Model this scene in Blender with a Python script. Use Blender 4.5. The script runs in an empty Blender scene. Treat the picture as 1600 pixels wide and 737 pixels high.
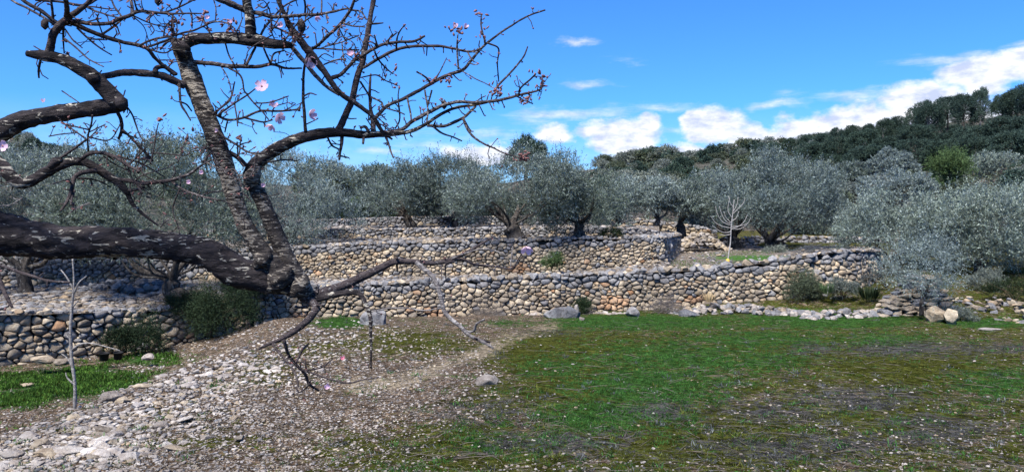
import bpy, bmesh, math, random
import numpy as np
from mathutils import Vector, Matrix
random.seed(7); rng = np.random.default_rng(7)
R = math.radians
scene = bpy.context.scene
# ------------------------------------------------------------------ camera
CAM_Z = 1.6; F = 1142.0; HOR = 325.0
PITCH = math.atan((368.5 - HOR) / F)
cam_d = bpy.data.cameras.new('camera'); cam = bpy.data.objects.new('camera', cam_d)
scene.collection.objects.link(cam); scene.camera = cam
cam.location = (0, 0, CAM_Z); cam.rotation_euler = (math.pi / 2 - PITCH, 0, 0)
cam_d.angle = 2 * math.atan(800 / F); cam_d.clip_start = 0.05; cam_d.clip_end = 8000
# ------------------------------------------------------------------ light and exposure
SUN_EL, SUN_AZ = R(57), R(-150)      # azimuth measured from +Y towards +X: behind the camera's left shoulder
sun_d = bpy.data.lights.new('sun', 'SUN'); sun_d.energy = 4.3; sun_d.angle = R(13); sun_d.color = (1.0, 0.92, 0.82)
sun = bpy.data.objects.new('sun', sun_d); scene.collection.objects.link(sun)
sd = Vector((math.sin(SUN_AZ) * math.cos(SUN_EL), math.cos(SUN_AZ) * math.cos(SUN_EL), math.sin(SUN_EL)))
sun.rotation_euler = sd.to_track_quat('Z', 'Y').to_euler(); sun.location = (-20, -10, 30)
scene.view_settings.view_transform = 'Standard'; scene.view_settings.look = 'None'
scene.view_settings.gamma = 1; scene.view_settings.exposure = 1.3
SKY_STRENGTH = 0.053
w = bpy.data.worlds.new('World'); scene.world = w; w.use_nodes = True
def build_sky():
    nt = w.node_tree; nt.nodes.clear(); N = nt.nodes; L = nt.links
    def math_(op, a, b=None, c=None, clamp=False):
        n = N.new('ShaderNodeMath'); n.operation = op; n.use_clamp = clamp
        for i, v in enumerate((a, b, c)):
            if v is None: continue
            if isinstance(v, (int, float)): n.inputs[i].default_value = v
            else: L.new(v, n.inputs[i])
        return n.outputs[0]
    sky = N.new('ShaderNodeTexSky'); sky.sky_type = 'NISHITA'; sky.sun_disc = False
    sky.sun_elevation = SUN_EL; sky.sun_rotation = SUN_AZ; sky.altitude = 200; sky.air_density = 1.0; sky.dust_density = 0.6; sky.ozone_density = 2.2
    tint = N.new('ShaderNodeVectorMath'); tint.operation = 'MULTIPLY'
    L.new(sky.outputs[0], tint.inputs[0]); tint.inputs[1].default_value = (0.36, 0.90, 1.74)
    tc = N.new('ShaderNodeTexCoord'); sep = N.new('ShaderNodeSeparateXYZ'); L.new(tc.outputs['Generated'], sep.inputs[0])
    az = math_('ARCTAN2', sep.outputs[0], sep.outputs[1]); el = math_('ARCSINE', sep.outputs[2])
    comb = N.new('ShaderNodeCombineXYZ'); L.new(az, comb.inputs[0]); L.new(el, comb.inputs[1])
    def noise(scale, detail, sx=1, sy=1, off=0.0, rough=0.6):
        m = N.new('ShaderNodeMapping'); m.inputs['Scale'].default_value = (sx, sy, 1); m.inputs['Location'].default_value = (off, off * .7, off)
        L.new(comb.outputs[0], m.inputs[0]); n = N.new('ShaderNodeTexNoise'); n.inputs['Scale'].default_value = scale
        n.inputs['Detail'].default_value = detail; n.inputs['Roughness'].default_value = rough; L.new(m.outputs[0], n.inputs[0]); return n
    warp = noise(14, 5, 1, 1.6); wv = N.new('ShaderNodeVectorMath'); wv.operation = 'MULTIPLY_ADD'
    L.new(warp.outputs['Color'], wv.inputs[0]); wv.inputs[1].default_value = (0.06, 0.035, 0); wv.inputs[2].default_value = (-0.03, -0.0175, 0)
    wa = N.new('ShaderNodeVectorMath'); wa.operation = 'ADD'; L.new(wv.outputs[0], wa.inputs[0]); L.new(comb.outputs[0], wa.inputs[1])
    def blobs(lst):
        acc = None
        for (px, py, rx, ry, s) in lst:
            u = (px - 800) / F; a = math.atan(u); e = math.atan((HOR - py) / F / math.sqrt(1 + u * u)); k = 1 / math.sqrt(1 + u * u)
            m = N.new('ShaderNodeVectorMath'); m.operation = 'MULTIPLY_ADD'
            ax, ay = F / rx / k / k, F / ry / k
            L.new(wa.outputs[0], m.inputs[0]); m.inputs[1].default_value = (ax, ay, 0); m.inputs[2].default_value = (-a * ax, -e * ay, 0)
            ln = N.new('ShaderNodeVectorMath'); ln.operation = 'LENGTH'; L.new(m.outputs[0], ln.inputs[0])
            v = math_('MULTIPLY_ADD', ln.outputs['Value'], -s, s)
            acc = v if acc is None else math_('MAXIMUM', acc, v)
        return acc
    dense = blobs([(1112, 198, 62, 36, 1), (1082, 190, 30, 22, 1), (1165, 212, 45, 26, 1), (978, 214, 68, 38, 1), (1008, 200, 34, 24, 1), (930, 200, 34, 18, .7), (862, 210, 40, 20, .9),
        (755, 243, 95, 20, 1), (1600, 105, 90, 34, 1), (1530, 118, 95, 36, 1), (1440, 160, 90, 34, 1), (1350, 186, 85, 34, 1), (1265, 205, 85, 30, 1), (1200, 222, 90, 26, 1),
        (1500, 215, 260, 70, 1), (1050, 245, 150, 20, .8), (2100, 170, 500, 90, 1), (-700, 240, 260, 50, .8)])
    wisp = blobs([(1030, 170, 90, 14, .6), (1330, 150, 110, 16, .55), (1480, 95, 120, 16, .6), (760, 215, 120, 18, .6), (600, 238, 90, 18, .5), (880, 176, 150, 16, .8), (680, 222, 110, 34, .6), (1212, 165, 60, 12, .8), (1222, 150, 40, 12, .5), (896, 68, 50, 9, .8), (915, 132, 60, 11, .6), (990, 92, 60, 9, .35), (1060, 212, 60, 12, .6), (830, 190, 90, 20, .5), (1595, 75, 60, 14, .6)])
    n1 = noise(22, 8, 1, 1.7, 3.0, .62); n2 = noise(16, 8, .5, 3.2, 9.0, .65)
    d = math_('MULTIPLY_ADD', n1.outputs[0], 1.1, -0.42); d = math_('ADD', d, dense)
    mr = N.new('ShaderNodeMapRange'); mr.interpolation_type = 'SMOOTHSTEP'; L.new(d, mr.inputs[0]); mr.inputs[1].default_value = 0.08; mr.inputs[2].default_value = 0.58
    d2 = math_('MULTIPLY_ADD', n2.outputs[0], 1.5, -0.62); d2 = math_('ADD', d2, wisp)
    mr2 = N.new('ShaderNodeMapRange'); mr2.interpolation_type = 'SMOOTHSTEP'; L.new(d2, mr2.inputs[0]); mr2.inputs[1].default_value = 0.2; mr2.inputs[2].default_value = 1.1; mr2.inputs[4].default_value = 0.8
    mask = math_('MAXIMUM', mr.outputs[0], mr2.outputs[0])
    # thin veil low over the horizon, everywhere round the sky
    hz = N.new('ShaderNodeMapRange'); L.new(el, hz.inputs[0]); hz.inputs[1].default_value = 0.0; hz.inputs[2].default_value = 0.13; hz.inputs[3].default_value = 0.32; hz.inputs[4].default_value = 0
    mask = math_('MAXIMUM', mask, hz.outputs[0])
    cr = N.new('ShaderNodeValToRGB'); n3 = noise(30, 6, 1, 2.2, 5.0); L.new(n3.outputs[0], cr.inputs[0])
    cr.color_ramp.elements[0].position = 0.36; cr.color_ramp.elements[0].color = (4.9, 5.6, 7.6, 1); cr.color_ramp.elements[1].position = 0.58; cr.color_ramp.elements[1].color = (8.4, 8.6, 9.2, 1)
    mx = N.new('ShaderNodeMix'); mx.data_type = 'RGBA'; L.new(mask, mx.inputs[0]); L.new(tint.outputs[0], mx.inputs[6]); L.new(cr.outputs[0], mx.inputs[7])
    bg = N.new('ShaderNodeBackground'); L.new(mx.outputs[2], bg.inputs[0]); bg.inputs[1].default_value = SKY_STRENGTH
    out = N.new('ShaderNodeOutputWorld'); L.new(bg.outputs[0], out.inputs[0])
build_sky()
# ------------------------------------------------------------------ helpers
ct, st = math.cos(PITCH), math.sin(PITCH)
def P(px, py, D):
    """place of the thing seen at photo pixel (px, py) and standing D metres ahead"""
    v = (368.5 - py) / F; t = D / (ct + v * st)
    return np.array([(px - 800) / F * t, D, CAM_Z + t * (-st + v * ct)])
def zat(py, D): return P(800, py, D)[2]
def sm(a, b, x): t = np.clip((np.asarray(x, float) - a) / (b - a), 0, 1); return t * t * (3 - 2 * t)
def vn3(x, y, z, seed=0):
    x, y, z = np.broadcast_arrays(np.asarray(x, float), np.asarray(y, float), np.asarray(z, float))
    xi, yi, zi = np.floor(x).astype(np.int64), np.floor(y).astype(np.int64), np.floor(z).astype(np.int64)
    fx, fy, fz = x - xi, y - yi, z - zi
    fx = fx * fx * (3 - 2 * fx); fy = fy * fy * (3 - 2 * fy); fz = fz * fz * (3 - 2 * fz)
    def h(i, j, k):
        n = (i * 374761393 + j * 668265263 + k * 2147483647 + seed * 1274126177) & 0xffffffff
        n = ((n ^ (n >> 13)) * 1274126177) & 0xffffffff; n = (n ^ (n >> 16)) & 0xffffffff
        n = (n * 2246822519) & 0xffffffff; n = n ^ (n >> 15)
        return (n & 0xffffff) / float(0xffffff)
    r = 0
    for a in (0, 1):
        for b in (0, 1):
            for c in (0, 1):
                r = r + h(xi + a, yi + b, zi + c) * (fx if a else 1 - fx) * (fy if b else 1 - fy) * (fz if c else 1 - fz)
    return r * 2 - 1
def vn(x, y, f, seed=0): return vn3(np.asarray(x) * f, np.asarray(y) * f, 0.5, seed)
def fbm(x, y, f, o=4, seed=0):
    r = 0; a = 1.0
    for i in range(o): r = r + a * vn(x, y, f, seed + i * 13); f *= 2.03; a *= .5
    return r
def unit(v): v = np.asarray(v, float); return v / (np.linalg.norm(v, axis=-1, keepdims=True) + 1e-9)

def fast_mesh(name, V, faces, mats=(), rnd=None, fmat=None, smooth=False, cols=None):
    """faces: list of (n,k) int arrays"""
    me = bpy.data.meshes.new(name); V = np.ascontiguousarray(V, dtype=np.float32)
    me.vertices.add(len(V)); me.vertices.foreach_set('co', V.ravel())
    loops = np.concatenate([f.ravel() for f in faces]).astype(np.int32)
    tot = np.concatenate([np.full(len(f), f.shape[1], np.int32) for f in faces]); start = np.concatenate([[0], np.cumsum(tot)[:-1]]).astype(np.int32)
    me.loops.add(len(loops)); me.loops.foreach_set('vertex_index', loops)
    me.polygons.add(len(tot)); me.polygons.foreach_set('loop_start', start); me.polygons.foreach_set('loop_total', tot)
    if smooth: me.polygons.foreach_set('use_smooth', np.ones(len(tot), bool))
    for m in mats: me.materials.append(m)
    if fmat is not None: me.polygons.foreach_set('material_index', np.asarray(fmat, np.int32))
    me.update(calc_edges=True)
    if rnd is not None:
        a = me.attributes.new('rnd', 'FLOAT', 'POINT'); a.data.foreach_set('value', np.asarray(rnd, np.float32))
    if cols is not None:
        for k, c in cols.items():
            a = me.attributes.new(k, 'FLOAT', 'POINT'); a.data.foreach_set('value', np.asarray(c, np.float32).ravel())
    me.validate(); return me
def link(name, me, parent=None, loc=None, rot=None, scale=None):
    o = bpy.data.objects.new(name, me); scene.collection.objects.link(o)
    if parent is not None: o.parent = parent
    if loc is not None: o.location = loc
    if rot is not None: o.rotation_euler = rot
    if scale is not None: o.scale = scale
    return o
def tag(o, label=None, cat=None, group=None, kind=None):
    if label: o['label'] = label
    if cat: o['category'] = cat
    if group: o['group'] = group
    if kind: o['kind'] = kind
    return o
def empty(name, loc, label, cat, group=None):
    o = bpy.data.objects.new(name, None); scene.collection.objects.link(o); o.location = loc; o.empty_display_size = .2
    return tag(o, label, cat, group)
class Acc:
    def __init__(s): s.V = []; s.F = {}; s.n = 0; s.R = []
    def add(s, V, faces, rnd=0.0):
        V = np.asarray(V, float)
        for f in faces: s.F.setdefault(f.shape[1], []).append(np.asarray(f) + s.n)
        s.V.append(V); s.R.append(np.broadcast_to(np.asarray(rnd, float), (len(V),))); s.n += len(V)
    def mesh(s, name, mats, smooth=False, off=None):
        V = np.concatenate(s.V);
        if off is not None: V = V - np.asarray(off)
        return fast_mesh(name, V, [np.concatenate(v) for v in s.F.values()], mats, np.concatenate(s.R), smooth=smooth)
def leaves(B, Dr, Nn, L, W, rnd):
    """N diamond leaves: base, direction, normal, length, width"""
    Dr = unit(Dr); S = unit(np.cross(Dr, Nn)); L = np.asarray(L).reshape(-1, 1); W = np.asarray(W).reshape(-1, 1)
    Nn = np.cross(S, Dr); mid = B + Dr * L * .5 + Nn * L * .08
    V = np.stack([B, mid + S * W * .5, B + Dr * L, mid - S * W * .5], 1).reshape(-1, 3)
    n = len(B); Fq = np.arange(n * 4).reshape(n, 4)
    return V, [Fq], np.repeat(rnd, 4)
def catmull(pts, step):
    pts = np.asarray(pts, float); p = np.vstack([2 * pts[0] - pts[1], pts, 2 * pts[-1] - pts[-2]]); out = []
    for i in range(1, len(p) - 2):
        L = np.linalg.norm(p[i + 1][:3] - p[i][:3]); st_ = step(p[i][3]) if callable(step) else step
        n = max(1, int(math.ceil(L / st_))); t = np.linspace(0, 1, n, endpoint=False)[:, None]
        a, b, c, d = p[i - 1], p[i], p[i + 1], p[i + 2]
        q = .5 * ((2 * b) + (-a + c) * t + (2 * a - 5 * b + 4 * c - d) * t ** 2 + (-a + 3 * b - 3 * c + d) * t ** 3)
        q[:, 3] = (b[3] + (c[3] - b[3]) * t[:, 0]); out.append(q)
    out.append(p[-2][None]); return np.vstack(out)
def tube(C, sides=8, rough=0.0, rfreq=30.0, seed=0, ref=(0, 1, 0), cap=True):
    """C: (n,4) centre and radius"""
    C = np.asarray(C, float); n = len(C); T = unit(np.gradient(C[:, :3], axis=0)); ref = np.asarray(ref, float)
    if abs(np.mean(T @ ref)) > .85: ref = np.array([1., 0.2, 0])
    A = unit(np.cross(T, ref)); B = np.cross(T, A); ang = np.linspace(0, 2 * math.pi, sides, endpoint=False)
    dirs = A[:, None] * np.cos(ang)[None, :, None] + B[:, None] * np.sin(ang)[None, :, None]
    rad = np.repeat(C[:, 3][:, None], sides, 1)
    if rough > 0:
        Q = C[:, None, :3] + dirs * rad[..., None]; q = Q.reshape(-1, 3) * rfreq
        nz = vn3(q[:, 0], q[:, 1], q[:, 2], seed) + .6 * vn3(q[:, 0] * 2.3, q[:, 1] * 2.3, q[:, 2] * 3.5, seed + 5) + .5 * vn3(q[:, 0] * .3, q[:, 1] * .3, q[:, 2] * .3, seed + 9)
        if sides >= 26: q = Q.reshape(-1, 3) * [38, 38, 95]; nz = nz + .55 * vn3(q[:, 0], q[:, 1], q[:, 2], seed + 3) + .3 * np.maximum(0, vn3(q[:, 0] * 2, q[:, 1] * 2, q[:, 2] * 2, seed + 4))
        rad = rad * (1 + rough * nz.reshape(n, sides))
    V = (C[:, None, :3] + dirs * rad[..., None]).reshape(-1, 3)
    i = np.arange(n - 1)[:, None] * sides; j = np.arange(sides)[None]; jn = (j + 1) % sides
    Q = np.stack([i + j, i + jn, i + sides + jn, i + sides + j], -1).reshape(-1, 4); faces = [Q]
    if cap:
        V = np.vstack([V, C[0, :3], C[-1, :3] + T[-1] * C[-1, 3] * .6]); k = n * sides; jj = np.arange(sides); jm = (jj + 1) % sides
        faces.append(np.vstack([np.stack([jm, jj, np.full(sides, k)], 1), np.stack([(n - 1) * sides + jj, (n - 1) * sides + jm, np.full(sides, k + 1)], 1)]))
    return V, faces
# ------------------------------------------------------------------ materials
def new_mat(name, rough=.9, spec=.2):
    m = bpy.data.materials.new(name); m.use_nodes = True; nt = m.node_tree; b = nt.nodes['Principled BSDF']
    b.inputs['Roughness'].default_value = rough; b.inputs['Specular IOR Level'].default_value = spec; return m, nt, b
class NB:
    def __init__(s, nt): s.nt = nt; s.geo = None
    def n(s, t, **k):
        x = s.nt.nodes.new(t)
        for a, v in k.items(): setattr(x, a, v)
        return x
    def set(s, sock, v):
        if hasattr(v, 'links'): s.nt.links.new(v, sock)
        elif isinstance(v, (tuple, list)) and len(v) == 3 and sock.type == 'RGBA': sock.default_value = (*v, 1)
        else: sock.default_value = v
    def pos(s):
        if s.geo is None: s.geo = s.n('ShaderNodeNewGeometry')
        return s.geo.outputs['Position']
    def mapping(s, scale): m = s.n('ShaderNodeMapping'); s.set(m.inputs[0], s.pos()); m.inputs['Scale'].default_value = scale; return m.outputs[0]
    def noise(s, scale, detail=4, rough=.6, vec=None, dist=0):
        x = s.n('ShaderNodeTexNoise'); s.set(x.inputs['Vector'], vec if vec is not None else s.pos()); x.inputs['Scale'].default_value = scale
        x.inputs['Detail'].default_value = detail; x.inputs['Roughness'].default_value = rough; x.inputs['Distortion'].default_value = dist; return x.outputs[0]
    def voro(s, scale, feat='F1', vec=None):
        x = s.n('ShaderNodeTexVoronoi', feature=feat); s.set(x.inputs['Vector'], vec if vec is not None else s.pos()); x.inputs['Scale'].default_value = scale; return x
    def attr(s, name): x = s.n('ShaderNodeAttribute', attribute_name=name); return x.outputs['Fac']
    def math(s, op, a, b=0.0, clamp=False):
        x = s.n('ShaderNodeMath', operation=op, use_clamp=clamp); s.set(x.inputs[0], a); s.set(x.inputs[1], b); return x.outputs[0]
    def mix(s, f, a, b, blend='MIX'):
        x = s.n('ShaderNodeMix', data_type='RGBA', blend_type=blend); s.set(x.inputs[0], f); s.set(x.inputs[6], a); s.set(x.inputs[7], b); return x.outputs[2]
    def step(s, v, a, b, o0=0.0, o1=1.0):
        x = s.n('ShaderNodeMapRange', interpolation_type='SMOOTHSTEP'); s.set(x.inputs[0], v); x.inputs[1].default_value = a; x.inputs[2].default_value = b
        x.inputs[3].default_value = o0; x.inputs[4].default_value = o1; return x.outputs[0]
    def ramp(s, v, stops):
        x = s.n('ShaderNodeValToRGB'); s.set(x.inputs[0], v); e = x.color_ramp.elements
        while len(e) < len(stops): e.new(.5)
        for i, (p_, c) in enumerate(stops): e[i].position = p_; e[i].color = (*c, 1)
        return x.outputs[0]
    def bump(s, h, strength, dist, bsdf):
        x = s.n('ShaderNodeBump'); s.set(x.inputs['Height'], h); x.inputs['Strength'].default_value = strength; x.inputs['Distance'].default_value = dist
        s.nt.links.new(x.outputs[0], bsdf.inputs['Normal'])
    def rnd(s):
        o = s.n('ShaderNodeObjectInfo').outputs['Random']; return s.math('FRACT', s.math('ADD', o, s.attr('rnd')))
def stone_mat(name, stops, lichen=.22, white=.3):
    m, nt, b = new_mat(name); nb = NB(nt); r = nb.rnd(); col = nb.ramp(r, stops)
    n1 = nb.noise(9, 6, .7); col = nb.mix(nb.step(n1, .3, .7), col, nb.mix(1.0, col, (.55, .5, .47), 'MULTIPLY'))
    col = nb.mix(nb.math('MULTIPLY', nb.step(nb.noise(17, 6, .75), .52, .66), lichen), col, (.13, .135, .14))
    col = nb.mix(nb.math('MULTIPLY', nb.step(nb.noise(26, 5, .7), .56, .66), white), col, (.52, .52, .5))
    col = nb.mix(nb.step(nb.noise(1.1, 5, .7), .42, .62, .75, 0), col, nb.mix(1.0, col, (.5, .5, .52), 'MULTIPLY'))
    nb.set(b.inputs['Base Color'], col); nb.bump(nb.noise(28, 8, .75), 1.0, .05, b); return m
STONE_CREAM = stone_mat('cream_limestone', [(0, (.42, .35, .25)), (.2, (.62, .54, .40)), (.4, (.29, .26, .215)), (.6, (.50, .43, .32)), (.8, (.68, .60, .45)), (1, (.50, .39, .26))])
STONE_GREY = stone_mat('grey_lichened_limestone', [(0, (.19, .205, .225)), (.4, (.33, .345, .365)), (.8, (.25, .255, .26)), (1, (.42, .42, .42))], .5, .5)
STONE_ORANGE = stone_mat('orange_stained_limestone', [(0, (.50, .31, .18)), (.5, (.58, .42, .28)), (1, (.44, .25, .13))], .2, .15)
STONE_PALE = stone_mat('pale_loose_limestone', [(0, (.42, .39, .35)), (.4, (.55, .52, .47)), (.75, (.34, .31, .28)), (1, (.6, .56, .5))], .3, .3)
GRAVEL = stone_mat('white_gravel', [(0, (.60, .56, .50)), (.4, (.74, .71, .66)), (.75, (.46, .42, .37)), (1, (.80, .77, .72))], .1, .3)
def soil_mat():
    m, nt, b = new_mat('earth_fill'); nb = NB(nt)
    nb.set(b.inputs['Base Color'], nb.mix(nb.noise(12, 5), (.022, .018, .015), (.06, .045, .032))); nb.bump(nb.noise(25, 6), .8, .04, b); return m
SOIL = soil_mat()
def leaf_mat(name, top, under, var=.35, trans=.25, rough=.55, warm=(1.2, 1.0, .6), clump=0):
    m, nt, b = new_mat(name, rough, .04); nb = NB(nt); geo = nb.n('ShaderNodeNewGeometry'); r = nb.attr('rnd')
    o = nb.n('ShaderNodeObjectInfo').outputs['Random']
    col = nb.mix(geo.outputs['Backfacing'], top, under); col = nb.mix(nb.step(r, .15, .95, 0, 1), col, nb.mix(1.0, col, tuple(1 + var * 1.6 for _ in range(3)), 'MULTIPLY'))
    col = nb.mix(nb.step(r, .0, .12, .8, 0), col, nb.mix(1.0, col, warm, 'MULTIPLY')); col = nb.mix(nb.math('MULTIPLY', o, .8), col, nb.mix(1.0, col, (.85, .85, .72), 'MULTIPLY')); o2 = nb.math('FRACT', nb.math('MULTIPLY', o, 7.31)); col = nb.mix(nb.math('MULTIPLY', o2, .75), col, nb.mix(1.0, col, (.55, .58, .62), 'MULTIPLY'))
    if clump:    # colour darkened by noise in clumps a hand wide, for contrast
        col = nb.mix(nb.step(nb.noise(clump, 5, .8), .42, .58, .85, 0), col, nb.mix(1.0, col, (.28, .27, .3), 'MULTIPLY')); col = nb.mix(nb.step(nb.noise(clump * .24, 4, .7), .5, .66, 0, .8), col, nb.mix(1.0, col, (.62, .6, .7), 'MULTIPLY'))
    nb.set(b.inputs['Base Color'], col)
    if trans:
        t = nb.n('ShaderNodeBsdfTranslucent'); nb.set(t.inputs[0], col); ms = nb.n('ShaderNodeMixShader'); ms.inputs[0].default_value = trans
        nt.links.new(b.outputs[0], ms.inputs[1]); nt.links.new(t.outputs[0], ms.inputs[2]); nt.links.new(ms.outputs[0], nt.nodes['Material Output'].inputs[0])
    return m
OLIVE = leaf_mat('olive_leaf', (.085, .112, .092), (.2, .24, .235), .55, .2, .7)
OLIVE_PALE = leaf_mat('pale_olive_leaf', (.12, .155, .145), (.25, .30, .31), .55, .2, .7)
PINE = leaf_mat('pine_needle', (.036, .058, .048), (.046, .074, .062), .6, .15)
PINE_LIGHT = leaf_mat('young_pine_needle', (.05, .082, .035), (.065, .105, .045), .6, .2)
SCRUB = leaf_mat('scrub_leaf', (.06, .075, .05), (.09, .11, .085), .7, .15)
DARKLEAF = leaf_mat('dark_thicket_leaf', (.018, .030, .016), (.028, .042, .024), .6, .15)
GREYSHRUB = leaf_mat('grey_shrub_leaf', (.12, .14, .125), (.2, .225, .21), .5, .2)
GRASS = leaf_mat('grass_blade', (.05, .15, .032), (.06, .17, .04), .7, .35, .5, (1.7, 1.15, .6), 8)
LUSH = leaf_mat('lush_grass_blade', (.06, .135, .026), (.075, .155, .032), .9, .35, .5, (1.9, 1.2, .6), 5)
DRY = leaf_mat('dry_stalk', (.085, .095, .10), (.115, .125, .13), .8, .15, .7, (1.3, 1.1, .8), 8)
TWIGGREY = leaf_mat('dead_twig', (.085, .075, .075), (.1, .09, .09), .8, 0, .8)
MOSS = leaf_mat('moss_tuft', (.095, .115, .026), (.115, .135, .03), .7, .2, .7, (1.5, 1.1, .6), 8)
def bark_mat(name, base, dark, fleck, amount, zs=5.0, sc=14, bd=.012):
    m, nt, b = new_mat(name, .9, .15); nb = NB(nt); v = nb.mapping((1, 1, zs)); a = nb.noise(sc, 7, .7, v, .4)
    col = nb.mix(nb.step(a, .35, .65), dark, base); f = nb.noise(sc * 1.9, 5, .62, v, .8); big = nb.noise(3.2, 3, .6)
    th = nb.math('ADD', f, nb.math('MULTIPLY', nb.math('SUBTRACT', big, .5), .5))
    col = nb.mix(nb.step(th, amount, amount + .045), col, nb.mix(nb.noise(7, 3), fleck, tuple(c * .62 for c in fleck)))
    nb.set(b.inputs['Base Color'], col); nb.bump(nb.math('ADD', a, nb.math('MULTIPLY', f, .6)), 1.0, bd, b); return m
BARK = bark_mat('almond_bark', (.05, .043, .045), (.006, .006, .008), (.46, .44, .38), .575, 3.2, 10, .03)
BARKF = bark_mat('flaking_almond_bark', (.075, .066, .06), (.010, .009, .011), (.42, .38, .32), .53, 4.0, 16, .025)
TWIG = bark_mat('almond_twig_bark', (.075, .062, .062), (.022, .018, .022), (.26, .25, .25), .60, 2.0, 40)
TWIGPALE = bark_mat('pale_almond_bark', (.19, .18, .18), (.05, .045, .05), (.42, .41, .40), .56, 3.0, 30)
OBARK = bark_mat('olive_bark', (.085, .075, .065), (.015, .013, .013), (.2, .19, .17), .60, .4, 9)
WHIP = bark_mat('pale_sapling_bark', (.26, .25, .24), (.10, .095, .09), (.42, .41, .39), .55, 2, 22)
FIG = bark_mat('pale_fig_bark', (.38, .37, .36), (.19, .18, .18), (.5, .49, .47), .55, 2, 22)
def plain(name, c, rough=.6, trans=0):
    m, nt, b = new_mat(name, rough, .3); nb = NB(nt); n = nb.noise(60, 3); nb.set(b.inputs['Base Color'], nb.mix(n, tuple(x * .75 for x in c), tuple(min(1, x * 1.2) for x in c)))
    if trans:
        t = nb.n('ShaderNodeBsdfTranslucent'); t.inputs[0].default_value = (*c, 1); ms = nb.n('ShaderNodeMixShader'); ms.inputs[0].default_value = trans
        nt.links.new(b.outputs[0], ms.inputs[1]); nt.links.new(t.outputs[0], ms.inputs[2]); nt.links.new(ms.outputs[0], nt.nodes['Material Output'].inputs[0])
    return m
BUD = plain('bud_scale', (.16, .075, .07)); PETAL = plain('petal', (.72, .52, .66), .5, .35); PETAL_PINK = plain('pink_petal', (.75, .28, .38), .5, .3); HEART = plain('blossom_heart', (.45, .22, .16))
OCHRE = plain('ochre_guard', (.55, .33, .06)); BLACK = plain('dull_black', (.004, .004, .005), .7)
def ground_mat(name='meadow_ground', use_attr=True):
    m, nt, b = new_mat(name, 1, .0); nb = NB(nt)
    A = (lambda k, d: nb.attr(k)) if use_attr else (lambda k, d: d)
    fine = nb.noise(38, 7, .75); mid = nb.noise(7, 5, .7); vor = nb.voro(34); peb = nb.step(vor.outputs['Distance'], .48, .2)
    sep = nb.n('ShaderNodeSeparateColor'); nb.set(sep.inputs[0], vor.outputs['Color'])
    soil = nb.mix(nb.step(mid, .35, .65), (.27, .19, .125), (.15, .12, .095)); soil = nb.mix(nb.step(fine, .4, .7), soil, nb.mix(1.0, soil, (.4, .38, .36), 'MULTIPLY'))
    pc = nb.mix(sep.outputs[0], (.76, .72, .66), (.42, .39, .36)); grav = nb.mix(nb.math('MULTIPLY', peb, nb.step(sep.outputs[1], .25, .5)), soil, pc)
    def cover(base, col, key, lo, hi, d, ns, off):
        n = nb.noise(ns, 6, .75, nb.mapping((1 + off, 1, 1))); n2 = nb.noise(ns * .22, 5, .7, nb.mapping((1, 1 + off, 1))); v = nb.math('ADD', nb.math('ADD', A(key, d), nb.math('MULTIPLY', nb.math('SUBTRACT', n, .5), 2.4)), nb.math('MULTIPLY', nb.math('SUBTRACT', n2, .5), 1.6)); return nb.mix(nb.step(v, lo, hi), base, col)
    mossc = nb.mix(fine, (.026, .032, .011), (.15, .165, .032)); grassc = nb.mix(fine, (.018, .045, .012), (.085, .21, .045))
    dryc = nb.mix(fine, (.05, .052, .05), (.15, .15, .15)); pathc = nb.mix(fine, (.26, .20, .13), (.56, .49, .36))
    c = cover(grav, mossc, 'moss', .42, .6, .5, 11, 0); c = cover(c, grassc, 'grass', .45, .65, .3, 9, .3); c = cover(c, dryc, 'dry', .55, .75, .2, 13, .6)
    c = cover(c, pathc, 'path', .62, 1.1, .0, 8, .1)
    big = nb.noise(4.5, 6, .75); hi = nb.noise(10, 6, .85)
    c = nb.mix(nb.step(big, .38, .58, .8, 0), c, nb.mix(1.0, c, (.42, .42, .42), 'MULTIPLY')); c = nb.mix(nb.step(hi, .44, .54, .85, 0), c, nb.mix(1.0, c, (.25, .25, .25), 'MULTIPLY')); c = nb.mix(nb.step(hi, .56, .7, 0, .8), c, nb.mix(1.0, c, (2.3, 2.2, 2.0), 'MULTIPLY'))
    nb.set(b.inputs['Base Color'], c); nb.bump(nb.math('ADD', nb.math('MULTIPLY', fine, .6), nb.math('ADD', nb.math('MULTIPLY', peb, .25), nb.math('MULTIPLY', hi, .8))), 1.0, .07, b); return m
GROUND = ground_mat()
def terrace_mat():
    m, nt, b = new_mat('terrace_soil', .95, .1); nb = NB(nt); fine = nb.noise(22, 7, .75); mid = nb.noise(1.6, 5, .65); vor = nb.voro(11)
    sep = nb.n('ShaderNodeSeparateColor'); nb.set(sep.inputs[0], vor.outputs['Color']); peb = nb.math('MULTIPLY', nb.step(vor.outputs['Distance'], .5, .3), nb.step(sep.outputs[1], .2, .4))
    soil = nb.mix(fine, (.06, .05, .042), (.19, .155, .12)); c = nb.mix(peb, soil, nb.mix(sep.outputs[0], (.2, .2, .21), (.42, .40, .37)))
    c = nb.mix(nb.step(nb.math('ADD', nb.attr('grass'), nb.math('MULTIPLY', nb.math('SUBTRACT', nb.noise(4, 6, .7), .5), 1.2)), .5, .68), c, nb.mix(fine, (.02, .05, .012), (.07, .17, .03)))
    nb.set(b.inputs['Base Color'], c); nb.bump(nb.math('ADD', fine, nb.math('MULTIPLY', peb, .5)), 1, .06, b); return m
TERR = terrace_mat()
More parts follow.
